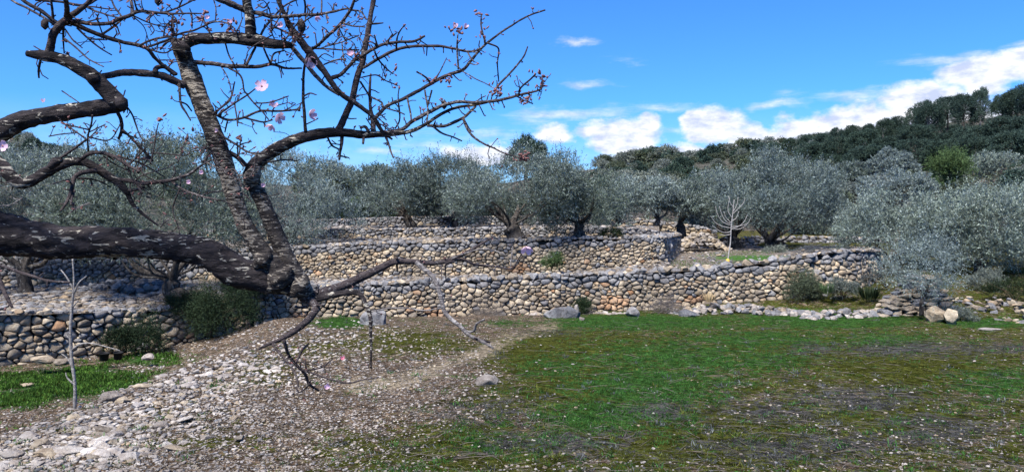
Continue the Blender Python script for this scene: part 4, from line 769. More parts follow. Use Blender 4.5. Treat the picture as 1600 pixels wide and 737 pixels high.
# lush patch on the lower level at left
px, py, x, D, z, g = scatter_screen(14000, -80, 330, 540, 665, 41, 1); lo = low_w(x, D); cv = covers(x, D, z)['grass']; kp = (cv + .55 * fbm(x, D, 1.6, 5, 3) > .45 + .3 * g.random(len(x))) & (lo > .35); x, D, z = x[kp], D[kp], z[kp]; k = 5; N_ = len(x) * k
B = np.repeat(np.stack([x, D, z], 1), k, 0) + g.normal(size=(N_, 3)) * [.05, .05, 0]; d = g.normal(size=(N_, 3)) * .5 + [0, 0, 1]
V, Fq, rn = leaves(B, d, g.normal(size=(N_, 3)), .085 * g.uniform(.5, 1.3, N_), np.full(N_, .022), g.random(N_)); tag(link('lush_grass', fast_mesh('lush_grass', V, Fq, [LUSH], rn)), 'bright green fresh grass on the lower level at the left', 'grass', kind='stuff')
# terrace grass
g = np.random.default_rng(51); n = 3500; px = g.uniform(1045, 1275, n); D = g.uniform(25, 35, n); zt = zat(403, 30); x = (px - 800) / F * D; kp = (vn(x, D, .5, 4) > -.25) & (np.abs(D - 29.5 - .01 * (px - 1150)) < 4); x, D = x[kp], D[kp]; N_ = len(x)
fz = np.interp((x / D * F) + 800, f1[0], f1[2]); bz = np.interp((x / D * F) + 800, b1[0], b1[2]); fD = np.interp((x / D * F) + 800, f1[0], f1[1]); bD = np.interp((x / D * F) + 800, b1[0], b1[1]); zz = fz + (bz - fz) * np.clip((D - fD) / (bD - fD), 0, 1)
V, Fq, rn = leaves(np.stack([x, D, zz], 1), g.normal(size=(N_, 3)) * .4 + [0, 0, 1], g.normal(size=(N_, 3)), .07 * g.uniform(.5, 1.3, N_), np.full(N_, .02), g.random(N_)); tag(link('terrace_grass', fast_mesh('terrace_grass', V, Fq, [LUSH], rn)), 'green grass on the terrace around the white sapling', 'grass', kind='stuff')
# loose stones strewn over the terraces
def terrace_stones(name, front, back, px0, px1, n, seed, smin, label):
    g = np.random.default_rng(seed); px = g.uniform(px0, px1, n); t = g.random(n) ** 1.3; fD = np.interp(px, front[0], front[1]); bD = np.interp(px, back[0], back[1]); fz = np.interp(px, front[0], front[2]); bz = np.interp(px, back[0], back[2])
    D = fD + .3 + (bD - fD - .3) * t; z = fz + (bz - fz) * t; x = (px - 800) / F * D; k = fbm(x, D, .5, 3, seed) > -.25; px, D, z, x = px[k], D[k], z[k], x[k]; n = len(px); S = smin * (1 + 2.5 * g.random(n) ** 3)
    joined_rocks(name, np.stack([x, D, z + .02], 1), S, [STONE_GREY, STONE_PALE, STONE_CREAM], g, g.choice([0, 1, 2], n, p=[.5, .3, .2]), label, 'stones')
terrace_stones('terrace_stones', f1, b1, -100, 440, 1700, 61, .09, 'grey loose stones littering the shaded terrace at the left')
terrace_stones('terrace_stones', f1, b1, 440, 1370, 1500, 62, .06, 'loose stones on the long terrace behind the meadow wall')
terrace_stones('terrace_stones', f2, b2, 0, 1060, 1500, 63, .08, 'loose stones on the middle terrace around the central trunk')
terrace_stones('terrace_stones', wline(W3), b3, 300, 1030, 900, 64, .09, 'loose stones on the upper terrace')
# weeds and litter over the meadow
px, py, x, D, z, g = scatter_screen(1100, -40, 1650, 495, 790, 71, .9); cv = covers(x, D, z); kp = g.random(len(x)) < .35 + .5 * cv['dry'] + .25 * cv['moss']; x, D, z = x[kp], D[kp], z[kp]; k = 22; N_ = len(x) * k; sc = np.repeat((.6 + .9 * g.random(len(x))) * (D / 9) ** .4, k)
B = np.repeat(np.stack([x, D, z], 1), k, 0) + g.normal(size=(N_, 3)) * [.03, .03, 0] * sc[:, None]; dd = g.normal(size=(N_, 3)) * .9 + [0, 0, .9]
V, Fq, rn = leaves(B, dd, g.normal(size=(N_, 3)), (.055 * sc * g.uniform(.3, 1.2, N_)), .007 * sc, g.random(N_)); fm = np.repeat(g.choice([0, 1, 2], len(x), p=[.4, .35, .25]), k)
tag(link('weeds', fast_mesh('weeds', V, Fq, [GRASS, DRY, MOSS], rn, fmat=fm)), 'small weeds and herb tufts dotted over the meadow', 'weeds', kind='stuff')
px, py, x, D, z, g = scatter_screen(2600, -40, 1650, 500, 790, 73, .9); acc = Acc()
for i in range(len(x)):
    a_ = g.uniform(0, 3.14); L_ = g.uniform(.04, .17) * (D[i] / 8) ** .5; r_ = g.uniform(.0012, .003) * (D[i] / 8) ** .6; dx, dy = math.cos(a_) * L_, math.sin(a_) * L_; k_ = g.normal(0, .012)
    V, Fc = tube(np.array([[x[i] - dx, D[i] - dy, z[i] + .006, r_], [x[i] + k_, D[i] - k_, z[i] + .012, r_], [x[i] + dx, D[i] + dy, z[i] + .01, r_ * .6]]), 3, ref=(0, 0, 1), cap=False); acc.add(V, Fc, g.random())
tag(link('twig_litter', acc.mesh('twig_litter', [TWIGGREY])), 'thin dead twigs and stalks littering the ground', 'twigs', kind='stuff')
# bare white sapling with ochre guard
def px3(px, py, D): return P(px, py, D)
b = P(1137, 414, 25.6); root = empty('bare_sapling', tuple(b), 'leafless pale fig sapling with upcurved branches on the terrace at right', 'sapling'); acc = Acc(); s = 25.6 / F
def sp(pts, r): return [[(a - 1137) * s, rr.uniform(-.02, .02), (414 - c) * s, r * (1 - .6 * i / len(pts))] for i, (a, c) in enumerate(pts)]
V, Fc = tube(catmull(sp([(1137, 418), (1138, 400), (1141, 380), (1142, 355), (1144, 335), (1146, 312)], .026), .08), 8, .05, 8); acc.add(V, Fc)
for pts in [[(1142, 356), (1130, 354), (1118, 348), (1110, 338)], [(1141, 352), (1128, 346), (1120, 334), (1117, 322)], [(1142, 350), (1132, 344), (1126, 332), (1123, 322)], [(1142, 348), (1134, 340), (1130, 330)], [(1142, 358), (1154, 353), (1162, 346), (1167, 336)], [(1143, 354), (1158, 352), (1168, 348), (1172, 340)],
            [(1142, 357), (1152, 358), (1160, 355), (1168, 350)], [(1143, 340), (1137, 330), (1137, 320), (1139, 308)], [(1144, 334), (1152, 326), (1160, 318), (1163, 310)], [(1145, 330), (1150, 320), (1152, 308)], [(1143, 345), (1150, 340), (1153, 330)], [(1141, 362), (1130, 363), (1120, 358), (1112, 352)], [(1141, 366), (1132, 367), (1124, 366)], [(1145, 324), (1140, 316), (1137, 306)]]:
    V, Fc = tube(catmull(sp(pts, .0125), .06), 6); acc.add(V, Fc)
link('stem', acc.mesh('stem', [FIG], True), root); V, Fc = tube(np.array([[0, 0, -.1, .065], [0, 0, .1, .07], [0, 0, .2, .062]]), 10); link('tree_guard', fast_mesh('tree_guard', V, Fc, [OCHRE]), root)
# bare whip in front of the bright grass
b = gpt(116, 640); s = b[1] / F; root = empty('bare_whip', tuple(b), 'thin pale leafless sapling stem rising from the bright grass at the left', 'sapling'); acc = Acc()
def sq(pts, r0, r1): return [[(a - 116) * s, 0, (640 - c) * s, r0 + (r1 - r0) * i / (len(pts) - 1)] for i, (a, c) in enumerate(pts)]
V, Fc = tube(catmull(sq([(116, 650), (118, 605), (114, 560), (113, 520), (116, 480), (120, 440), (119, 400)], .021, .010), .06), 8, .22, 9); acc.add(V, Fc)
for pts in [[(115, 575), (108, 560), (98, 552)], [(116, 600), (106, 590), (104, 582)], [(113, 530), (104, 520)], [(116, 480), (126, 468)], [(119, 450), (108, 430), (100, 420)], [(118, 460), (128, 440), (140, 430)], [(114, 546), (128, 537), (148, 536), (190, 547)]]:
    V, Fc = tube(catmull(sq(pts, .012, .005), .05), 5); acc.add(V, Fc)
link('stem', acc.mesh('stem', [WHIP], True), root)
# ------------------------------------------------------------------ foreground almond tree
tr = random.Random(3); tg = np.random.default_rng(3)
ab = P(-300, 860, 2.9); ab[2] = float(ground_z(ab[0], ab[1]))
almond = empty('almond_tree', tuple(ab), 'gnarled flowering almond close to the camera, its dark limbs arching in from the left', 'almond tree')
AB = np.array(ab)
BUDS = Acc()
def bud(p, d, L, r, acc):
    d = unit(np.asarray(d)); C = np.array([[*p, r * .4], [*(p + d * L * .35), r], [*(p + d * L * .7), r * .8], [*(p + d * L), r * .15]]); V, Fc = tube(C, 5, ref=(.3, .9, .1)); acc.add(V, Fc, tr.random())
def spurs(acc, C, dens, rmax, blen=1.0, buds=.5):
    """short knobbly fruiting spurs along a branch"""
    d = np.linalg.norm(np.diff(C[:, :3], axis=0), axis=1); S = np.concatenate([[0], np.cumsum(d)]); L = S[-1]; s = tr.uniform(.005, .03)
    while s < L:
        i = min(len(C) - 2, int(np.searchsorted(S, s)) - 1 if s > 0 else 0); i = max(i, 0); p = C[i, :3]; T = unit(C[i + 1, :3] - C[i, :3]); r = C[i, 3]
        v = unit(np.cross(T, tg.normal(size=3))); v = unit(v * [1, .7, 1] + T * tr.uniform(-.1, .6)); ln = tr.choice([.008, .012, .016, .022, .035, .05]) * blen + r; rs = min(.0026, max(.0013, r * .5))
        q = p + v * ln; m = p + v * ln * .5 + tg.normal(size=3) * ln * .08; V, Fc = tube(np.array([[*p, rs * 1.2], [*m, rs], [*q, rs * .9]]), 5, ref=(.2, .9, .3)); acc.add(V, Fc)
        if tr.random() < buds:
            for _ in range(tr.choice([1, 1, 2, 3])): bud(q - v * .002, v + tg.normal(size=3) * .5, tr.uniform(.007, .015), tr.uniform(.002, .0038), BUDS)
        s += tr.expovariate(1.0) / dens + .004
def chain(pts, d0, d1=None, kind=None, dens=None, mat=None, rough=None, buds=.45, auto=0, name=None, blen=1.0):
    d1 = d0 + tr.uniform(-.18, .18) if d1 is None else d1; n = len(pts); Q = []
    for i, (x, y, wpx) in enumerate(pts):
        D = d0 + (d1 - d0) * i / (n - 1); p = P(x, y, D) - AB; Q.append([*p, wpx * D / F / 2])
    Q = np.array(Q); big = max(q[2] for q in pts); C = catmull(Q, lambda r: max(.006, min(.02, r * .6))); sides = 40 if big > 30 else 26 if big > 14 else 9 if big > 6 else 6
    rough = rough if rough is not None else (.11 if big > 14 else .11 if big > 6 else .12); rf = 34 if big > 14 else 90
    if big <= 14: C[:, :3] += np.stack([vn3(C[:, 0] * 18, C[:, 2] * 18, 0.5, 3), 0 * C[:, 0], vn3(C[:, 0] * 18, C[:, 2] * 18, 7.5, 4)], 1) * .004
    acc = Acc(); V, Fc = tube(C, sides, rough, rf, tr.randrange(999)); acc.add(V, Fc)
    dens = dens if dens is not None else (0 if big > 14 else 14 if big > 8 else 38)
    if dens: spurs(acc, C, dens, .003, blen, buds)
    for a in range(auto):
        i = tr.randrange(len(C) // 6, len(C) - 1); p = C[i, :3]; T = unit(C[min(i + 2, len(C) - 1), :3] - C[i - 2 if i > 1 else 0, :3]); v = unit(np.cross(T, tg.normal(size=3)) * [1, .6, 1] + T * .5); L = tr.uniform(.06, .2); k = tg.normal(size=3) * L * .18
        Ct = catmull([[*p, .003], [*(p + v * L * .4 + k), .0025], [*(p + v * L * .8 + k * .5 + T * .02), .002], [*(p + v * L), .0014]], .012); V, Fc = tube(Ct, 5, .12, 90, 1, ref=(.1, .9, .3)); acc.add(V, Fc); spurs(acc, Ct, 40, .003, .7, .6)
    kind = kind or ('limb' if big > 12 else 'branch' if big > 4.5 else 'twig'); mat = mat or (BARK if big > 14 else TWIG)
    link(kind, acc.mesh(kind, [mat], True), almond); return C
# trunk out of frame, main limb
chain([(-300, 900, 150), (-310, 700, 125), (-290, 540, 110), (-210, 420, 92), (-110, 366, 82), (0, 366, 71), (50, 374, 56), (100, 380, 50), (150, 378, 47), (200, 379, 45), (250, 382, 43), (300, 390, 43), (335, 400, 46), (370, 424, 47), (405, 432, 46), (440, 438, 44), (462, 447, 30)], 2.9, 2.98, 'limb', 0)
# left upright limb and its elbow
chain([(445, 440, 38), (424, 412, 33), (400, 380, 27), (380, 345, 25), (365, 305, 25), (352, 262, 27), (336, 215, 27), (316, 165, 28), (298, 115, 28), (284, 82, 26), (279, 68, 20)], 2.96, 2.9, 'limb', 0, BARKF, .10)
chain([(281, 74, 20), (300, 62, 19), (330, 60, 18), (360, 60, 18), (395, 63, 18), (425, 68, 15), (455, 71, 10)], 2.9, 2.9, 'limb', 4)
chain([(392, 60, 17), (391, 40, 15), (389, 20, 15), (385, 0, 14), (378, -60, 12)], 2.9, 2.85, 'limb', 3, BARK)
chain([(387, 18, 10), (372, 12, 10), (355, 4, 10), (335, -6, 9), (300, -40, 8)], 2.88, 2.8, dens=5)
chain([(392, 20, 7), (410, 22, 7), (430, 27, 6), (450, 26, 5), (490, 23, 4.5), (520, 18, 4), (545, 15, 2.5)], 2.9)
# right upright limb
chain([(480, 462, 26), (466, 440, 30), (450, 408, 27), (438, 382, 25), (426, 352, 25), (413, 322, 23), (400, 295, 22), (391, 275, 24)], 2.98, 3.02, 'limb', 0, BARKF, .10)
chain([(388, 280, 17), (394, 264, 23), (410, 248, 21), (430, 234, 20), (455, 221, 18), (480, 213, 16), (505, 208, 15), (535, 207, 13), (560, 210, 12), (590, 210, 10), (615, 209, 8), (638, 206, 6), (660, 197, 5.5), (690, 178, 5), (714, 168, 4.5), (742, 164, 4), (761, 160, 3.5)], 3.02, 3.1, 'limb', 10)
chain([(600, 209, 7), (628, 202, 6), (647, 187, 6), (676, 172, 6), (695, 164, 5.5), (723, 159, 5), (752, 159, 5), (790, 155, 4.5), (809, 150, 4), (828, 145, 3.5), (845, 139, 3), (847, 132, 2.5)], 3.08, 3.05, buds=.8, blen=1.1)
chain([(668, 196, 5), (691, 197, 5), (706, 193, 5), (723, 185, 5), (733, 176, 4.5), (744, 165, 3.5)], 3.08)
chain([(723, 185, 4.5), (731, 202, 4), (741, 215, 3.5), (756, 225, 3), (771, 231, 2.6), (790, 240, 2), (812, 246, 1.8)], 3.08)
chain([(678, 198, 3.5), (691, 208, 3), (706, 214, 2.5), (722, 221, 2)], 3.08, dens=8)
chain([(584, 186, 6), (605, 166, 5.8), (628, 155, 5.5), (657, 140, 5.5), (680, 127, 5.5), (699, 118, 5.2), (722, 110, 5), (733, 97, 4.5), (748, 82, 4), (761, 68, 3.6), (780, 53, 3.2), (800, 40, 3), (824, 25, 2.6), (851, 16, 2.4)], 3.06, 3.2)
chain([(567, 107, 4), (590, 93, 5), (615, 80, 5), (647, 73, 4.5), (684, 72, 4.2), (706, 76, 4), (729, 81, 3.5), (744, 80, 3), (758, 73, 2.6)], 3.05)
chain([(555, 93, 5.5), (575, 82, 5.5), (600, 70, 5), (624, 67, 4.5), (647, 65, 4), (664, 56, 3.5)], 3.0)
chain([(619, 80, 3), (620, 63, 3), (624, 51, 2.4), (632, 39, 1.8)], 3.02); chain([(600, 70, 3), (611, 59, 2.8), (620, 51, 2.4)], 3.02, buds=.9)
chain([(525, 206, 11), (538, 184, 11), (549, 155, 10), (558, 122, 10), (567, 92, 9), (573, 60, 9), (578, 32, 8), (584, 0, 7.5), (590, -40, 7)], 3.05, 3.15, dens=6)
chain([(478, 207, 5.5), (475, 170, 5), (474, 130, 4.5), (477, 100, 4), (480, 82, 3.5)], 3.03, 2.95, dens=10)
chain([(584, 208, 9), (582, 190, 7), (578, 165, 5), (578, 135, 4), (579, 116, 3)], 3.07, dens=14)
# diagonal branches from the top
chain([(430, -30, 6), (434, 0, 6.5), (445, 25, 7), (457, 48, 11), (482, 80, 12.5), (503, 106, 10), (518, 129, 9), (533, 147, 8), (548, 157, 8), (567, 170, 7), (584, 185, 6.5), (598, 206, 6), (612, 217, 3)], 2.8, 3.08, 'branch', 10, auto=5)
chain([(452, 70, 7), (468, 88, 7), (486, 108, 7), (505, 131, 6), (530, 148, 5)], 2.92, 3.0, 'branch', 10, TWIGPALE)
chain([(484, 79, 5), (500, 68, 5), (514, 55, 5.5), (533, 36, 5), (548, 15, 5), (556, -8, 4.5)], 2.95, 2.8)
chain([(293, 97, 7), (323, 99, 7), (361, 103, 7), (400, 105, 6), (424, 101, 5), (447, 107, 3.6), (472, 108, 2.6)], 2.9, dens=14, auto=2)
chain([(384, 103, 4.5), (391, 90, 4.5), (399, 74, 4)], 2.9, dens=2); chain([(403, 63, 4), (415, 42, 4), (428, 25, 3.6), (445, 10, 3), (468, -2, 3)], 2.9)
chain([(422, 101, 3.5), (428, 85, 3), (443, 80, 2.5)], 2.88); chain([(422, 99, 3), (416, 86, 3), (412, 76, 3)], 2.88)
chain([(366, 101, 2.5), (358, 86, 2.5), (352, 68, 2.5)], 2.9, dens=3)
chain([(358, 106, 3), (371, 114, 3), (377, 122, 2.8), (381, 140, 2.8), (386, 147, 2.5), (398, 162, 2.5), (411, 176, 2.2), (420, 187, 2)], 2.88, dens=12)
# upper left limb
chain([(-300, 560, 40), (-230, 380, 40), (-130, 262, 38), (-40, 228, 36), (0, 206, 32), (40, 187, 27), (80, 179, 25), (120, 173, 25), (160, 167, 26), (192, 163, 20)], 2.85, 2.7, 'limb', 0)
chain([(190, 168, 18), (180, 156, 26), (163, 138, 26), (145, 120, 23), (122, 105, 20), (95, 92, 18), (66, 87, 16), (42, 84, 9)], 2.7, 2.66, 'limb', 2)
chain([(78, 88, 13), (80, 72, 12.5), (82, 56, 12), (92, 41, 12), (107, 28, 10), (125, 15, 8), (140, 2, 6.5), (152, -20, 6)], 2.67, 2.6, 'branch', 5)
chain([(98, 38, 7), (114, 34, 7), (142, 38, 6), (171, 37, 6), (186, 30, 6), (201, 25, 6), (219, 17, 5), (247, 20, 3.6), (276, 22, 3), (314, 21, 2.2)], 2.66, buds=.7, auto=3)
chain([(218, 16, 3.6), (245, 20, 3.4), (266, 17, 3.2), (284, 10, 3), (302, 0, 2.6)], 2.66, buds=.8, auto=2)
chain([(110, 34, 7), (133, 46, 7), (161, 57, 6.5), (190, 66, 6), (228, 76, 6), (241, 91, 5.5), (255, 104, 5.5), (273, 117, 5)], 2.66, 2.85, dens=14, auto=2)
chain([(228, 76, 3), (255, 83, 2.6), (268, 78, 2.4)], 2.72); chain([(218, 72, 3.6), (243, 61, 3.4), (276, 55, 3.4), (295, 50, 3.2), (314, 43, 3), (333, 35, 2.8), (352, 36, 2.5), (367, 46, 2.2)], 2.7, buds=.9, auto=2)
chain([(232, 74, 4), (252, 66, 4), (268, 60, 3.6)], 2.72, dens=4); chain([(160, 54, 4), (180, 40, 3.6), (194, 28, 3.4)], 2.66)
chain([(150, 121, 9), (171, 117, 10), (200, 113, 11), (238, 116, 11), (266, 124, 12), (288, 133, 12)], 2.7, 2.88, 'branch', 5)
chain([(241, 115, 8), (245, 106, 8), (257, 106, 6), (276, 116, 5)], 2.8, 2.86, dens=3)
chain([(20, -20, 5), (38, 2, 5.5), (63, 17, 5.5), (80, 30, 6), (93, 38, 6)], 2.6, 2.66, buds=.7); chain([(5, -10, 3), (25, 5, 3.2), (46, 15, 3.4), (68, 28, 3.4), (86, 40, 4)], 2.7, 2.66)
chain([(99, 42, 4), (98, 61, 3), (101, 84, 1.8)], 2.66); chain([(101, 45, 2.6), (114, 63, 2.4), (129, 76, 1.8)], 2.64); chain([(100, 60, 3), (122, 78, 2.8), (141, 93, 2.4), (162, 104, 1.8)], 2.64)
chain([(120, 44, 3.2), (141, 63, 2.8), (158, 76, 2.4), (175, 85, 1.8)], 2.64); chain([(138, 61, 2.2), (150, 62, 2), (167, 63, 1.8)], 2.64); chain([(63, 96, 4), (61, 108, 3.4), (61, 121, 2.6)], 2.66, dens=30)
chain([(104, 30, 8), (104, 12, 7.5), (98, -20, 7)], 2.65, dens=16); chain([(83, 32, 4.5), (81, 12, 4), (78, -10, 4)], 2.65); chain([(120, 12, 2.6), (140, 11, 2.4), (171, 13, 2)], 2.64); chain([(136, 12, 3), (150, 18, 2.8), (165, 23, 2.6), (187, 29, 2.2)], 2.64)
chain([(190, 27, 3), (180, 11, 2.8), (172, -8, 2.6)], 2.66); chain([(206, 22, 5), (206, 8, 4.8), (203, -15, 4.5)], 2.66); chain([(55, 0, 4), (95, 4, 4), (133, 8, 4), (156, -4, 3.6)], 2.62, auto=2)
chain([(208, 26, 1.8), (224, 42, 1.6), (232, 63, 1.5)], 2.66, dens=4); chain([(269, 20, 2.4), (270, 36, 2.4), (271, 54, 2.2)], 2.68, buds=.9, dens=50); chain([(300, 45, 2), (300, 26, 2), (296, 14, 1.6)], 2.68, buds=.9); chain([(336, 34, 2), (336, 14, 2), (333, 0, 2)], 2.68, buds=.9)
chain([(168, 142, 3.6), (190, 157, 3.4), (203, 174, 3), (211, 193, 2.8), (218, 212, 2.2), (224, 220, 1.8)], 2.7); chain([(184, 176, 6), (190, 190, 6), (190, 206, 5.5), (186, 217, 4)], 2.7, dens=16)
chain([(191, 204, 4), (205, 216, 4), (220, 231, 4), (231, 243, 4), (238, 252, 3)], 2.7, dens=10); chain([(228, 240, 2), (257, 239, 2.2), (285, 243, 2), (294, 242, 1.5)], 2.74); chain([(222, 219, 2), (218, 236, 2.4), (215, 256, 2)], 2.7)
chain([(234, 256, 2.6), (241, 225, 2.4), (247, 193, 2)], 2.7, dens=50, buds=.9); chain([(277, 254, 2.2), (285, 233, 2), (294, 208, 1.8)], 2.74, dens=50, buds=.9)
chain([(93, 188, 2), (118, 206, 2.4), (135, 218, 2.6)], 2.65, dens=6); chain([(95, 246, 4.5), (122, 229, 4), (136, 218, 3.6)], 2.6, dens=6); chain([(139, 237, 3), (138, 214, 3.4), (143, 195, 3), (145, 180, 3)], 2.66, auto=2); chain([(139, 207, 2.2), (165, 195, 1.8)], 2.65); chain([(140, 216, 2.2), (152, 203, 2)], 2.65)
chain([(76, 213, 2), (95, 210, 2), (119, 208, 2)], 2.64); chain([(96, 142, 2), (110, 150, 2), (124, 160, 1.6)], 2.72, dens=0)
# left middle limb
chain([(-300, 470, 34), (-200, 300, 30), (-90, 236, 26), (-30, 238, 23), (0, 258, 21), (20, 279, 18), (36, 287, 16), (57, 278, 16), (78, 266, 16), (98, 257, 14), (118, 252, 12), (137, 255, 13), (152, 264, 14), (171, 276, 13), (190, 290, 11), (200, 304, 8), (209, 321, 6), (228, 338, 4), (247, 352, 3)], 2.7, 2.8, 'limb', 4)
chain([(78, 262, 10), (88, 252, 15), (96, 250, 9)], 2.6, 2.6, 'knot', 0, BARK)
chain([(122, 252, 6), (141, 240, 6), (162, 239, 6), (181, 247, 5.5), (200, 259, 5), (217, 268, 3.6)], 2.72, dens=14, auto=3)
chain([(152, 267, 8), (130, 270, 7.5), (118, 278, 7), (112, 295, 6), (105, 314, 5), (95, 329, 3)], 2.74, 2.6, dens=12); chain([(115, 298, 4), (111, 320, 3)], 2.7); chain([(122, 279, 2.8), (148, 281, 2.8), (171, 291, 2)], 2.72); chain([(118, 279, 2), (100, 283, 2), (82, 288, 1.6)], 2.7, dens=3)
chain([(178, 280, 6), (205, 283, 7), (228, 286, 6.5), (266, 281, 5.5), (295, 272, 4.5), (314, 260, 3.5), (334, 250, 2.5)], 2.78, dens=18, auto=3); chain([(198, 298, 5), (213, 296, 4), (226, 291, 4)], 2.78, 2.78, dens=10); chain([(213, 284, 4), (222, 301, 3)], 2.78)
chain([(268, 283, 3.6), (291, 298, 3.4), (314, 306, 3.2), (340, 313, 2.5)], 2.78, auto=2); chain([(312, 306, 2.4), (329, 300, 2.2), (350, 298, 2)], 2.78); chain([(188, 246, 2.6), (218, 255, 2.6), (239, 266, 2.4), (256, 277, 2)], 2.74, auto=1); chain([(162, 243, 2), (182, 258, 2), (203, 268, 1.8)], 2.7)
chain([(215, 270, 3), (228, 252, 2.6), (240, 244, 2)], 2.74, auto=2); chain([(0, 322, 2), (18, 320, 2), (36, 309, 1.6)], 2.6, mat=TWIGPALE); chain([(-10, 283, 2), (10, 285, 2), (20, 283, 1.6)], 2.6)
chain([(110, 332, 2.4), (122, 324, 2.4), (140, 317, 2)], 2.66, mat=TWIGPALE); chain([(250, 356, 2.6), (258, 346, 2.4), (264, 342, 2)], 2.78, mat=TWIGPALE); chain([(-20, 410, 6), (10, 418, 5), (40, 428, 5), (75, 438, 4), (110, 441, 3)], 2.6, 2.5, dens=8); chain([(-40, 360, 12), (-10, 420, 10), (4, 450, 7), (20, 480, 4)], 2.62, 2.5, dens=8)
# knots and burrs round the fork
for (pts, D_) in [([(418, 452, 10), (432, 440, 34), (446, 428, 30), (454, 418, 8)], 2.94), ([(456, 462, 10), (466, 452, 26), (474, 442, 22), (478, 430, 8)], 2.95), ([(398, 418, 8), (408, 408, 24), (416, 398, 20), (420, 390, 6)], 2.92), ([(384, 296, 8), (392, 280, 24), (398, 268, 22), (402, 258, 8)], 2.98), ([(270, 62, 8), (280, 72, 22), (288, 80, 20), (292, 90, 6)], 2.86), ([(182, 150, 8), (190, 160, 20), (194, 168, 14), (196, 172, 4)], 2.66), ([(150, 112, 6), (146, 122, 22), (142, 130, 10)], 2.66)]:
    chain(pts, D_, D_, 'knot', 0, BARKF if D_ > 2.9 else BARK, .2)
# twigs between the two uprights
chain([(332, 178, 3.6), (352, 162, 3.4), (361, 149, 3), (367, 128, 2.4)], 2.88, buds=.8); chain([(340, 180, 3.2), (367, 162, 3), (385, 150, 2.6), (399, 139, 2.2)], 2.88, buds=.8); chain([(367, 160, 2.6), (369, 177, 2.6), (371, 197, 2)], 2.88)
chain([(335, 177, 4), (356, 187, 3.8), (382, 183, 3.8), (409, 174, 3.6), (437, 173, 3.2), (468, 171, 2.6)], 2.9, buds=.7, auto=2); chain([(380, 183, 3), (409, 191, 2.8), (426, 187, 2.4)], 2.88, buds=.8); chain([(397, 162, 2.4), (424, 159, 2.2), (451, 150, 2)], 2.86, dens=12); chain([(356, 188, 2.6), (352, 206, 2.2)], 2.86)
chain([(342, 206, 3.6), (361, 221, 3.6), (380, 233, 3.2), (401, 243, 2.6)], 2.9, buds=.7, auto=3); chain([(350, 234, 7), (371, 246, 7.5), (383, 258, 9)], 2.94, 3.0, 'branch', 8); chain([(371, 244, 2.6), (371, 222, 2.4)], 2.92); chain([(374, 230, 2.4), (379, 214, 2)], 2.9, buds=1); chain([(376, 226, 2), (394, 221, 1.8)], 2.9)
chain([(428, 206, 0.9), (445, 208, 1), (455, 214, 1)], 2.98, dens=0); chain([(418, 253, 2.6), (447, 250, 2.4), (464, 251, 2)], 3.0, dens=30); chain([(418, 256, 1.5), (440, 268, 1.4), (462, 277, 1.2)], 3.0, dens=6); chain([(398, 300, 2), (420, 306, 1.6), (438, 302, 1.2)], 3.0, dens=6)
chain([(318, 252, 2.4), (332, 236, 2.2), (314, 230, 1.8)], 2.85, auto=2); chain([(332, 250, 2), (345, 262, 2), (360, 270, 1.8)], 2.85, auto=2); chain([(372, 300, 3), (384, 306, 2.8), (393, 316, 2)], 2.96)
chain([(280, 130, 4.5), (281, 150, 4), (284, 165, 3.6), (292, 178, 3), (298, 188, 2.4)], 2.84, dens=16); chain([(283, 160, 3), (292, 164, 2.6), (300, 174, 2.2)], 2.84)
# hanging below the right limb
chain([(511, 214, 3.4), (518, 227, 3), (529, 233, 2.4)], 3.04, dens=30); chain([(534, 212, 6), (533, 229, 5), (531, 250, 3.5)], 3.06, dens=40); chain([(533, 244, 3), (546, 247, 2)], 3.05); chain([(569, 212, 5), (568, 224, 4)], 3.06, dens=4); chain([(602, 212, 4), (609, 231, 3), (615, 246, 2.4)], 3.08, dens=40); chain([(577, 208, 5), (570, 199, 5), (562, 201, 3)], 3.05, dens=10)
chain([(579, 152, 3), (596, 160, 2.8), (601, 168, 2.6), (632, 179, 2)], 3.06, dens=14); chain([(622, 160, 2.6), (624, 187, 2.6), (618, 201, 2.4)], 3.05, dens=8); chain([(636, 152, 3), (641, 174, 2.8), (643, 188, 2.4)], 3.05, dens=12); chain([(664, 141, 2.8), (668, 165, 2.8), (667, 194, 2.6)], 3.08, dens=10); chain([(675, 141, 2.8), (668, 168, 2.6)], 3.08)
chain([(716, 109, 3), (714, 82, 2.8), (714, 66, 2.6), (715, 54, 2)], 3.1, buds=.9); chain([(759, 71, 3), (752, 44, 2.6), (752, 22, 2.2)], 3.12, buds=.9); chain([(762, 68, 3), (779, 76, 2.6), (777, 101, 2.2), (780, 128, 2)], 3.12, dens=20)
chain([(722, 112, 1.8), (744, 124, 1.7), (770, 137, 1.6)], 3.1, dens=4); chain([(772, 142, 4), (779, 133, 3.6), (790, 122, 3.2), (805, 105, 3), (818, 89, 2.6), (825, 73, 2)], 3.08); chain([(811, 149, 3), (813, 139, 3), (828, 125, 3), (837, 115, 2.4)], 3.06, buds=1, dens=70); chain([(845, 136, 2.6), (846, 130, 2.6), (852, 128, 2.2)], 3.05, buds=1, dens=90); chain([(809, 152, 2.4), (820, 158, 2), (832, 162, 2)], 3.05, buds=1, dens=90)
chain([(680, 125, 2.6), (691, 106, 2), (698, 91, 1.6)], 3.06, dens=10); chain([(672, 128, 4), (665, 120, 3), (652, 113, 2.6)], 3.06, dens=30, buds=.8); chain([(730, 80, 2.4), (733, 88, 2.4), (740, 97, 2)], 3.08); chain([(586, 82, 3), (592, 93, 2.8), (603, 106, 2.4), (614, 116, 2)], 3.02, buds=.8); chain([(563, 122, 2), (588, 118, 2.2), (603, 127, 2), (621, 134, 1.8)], 3.04)
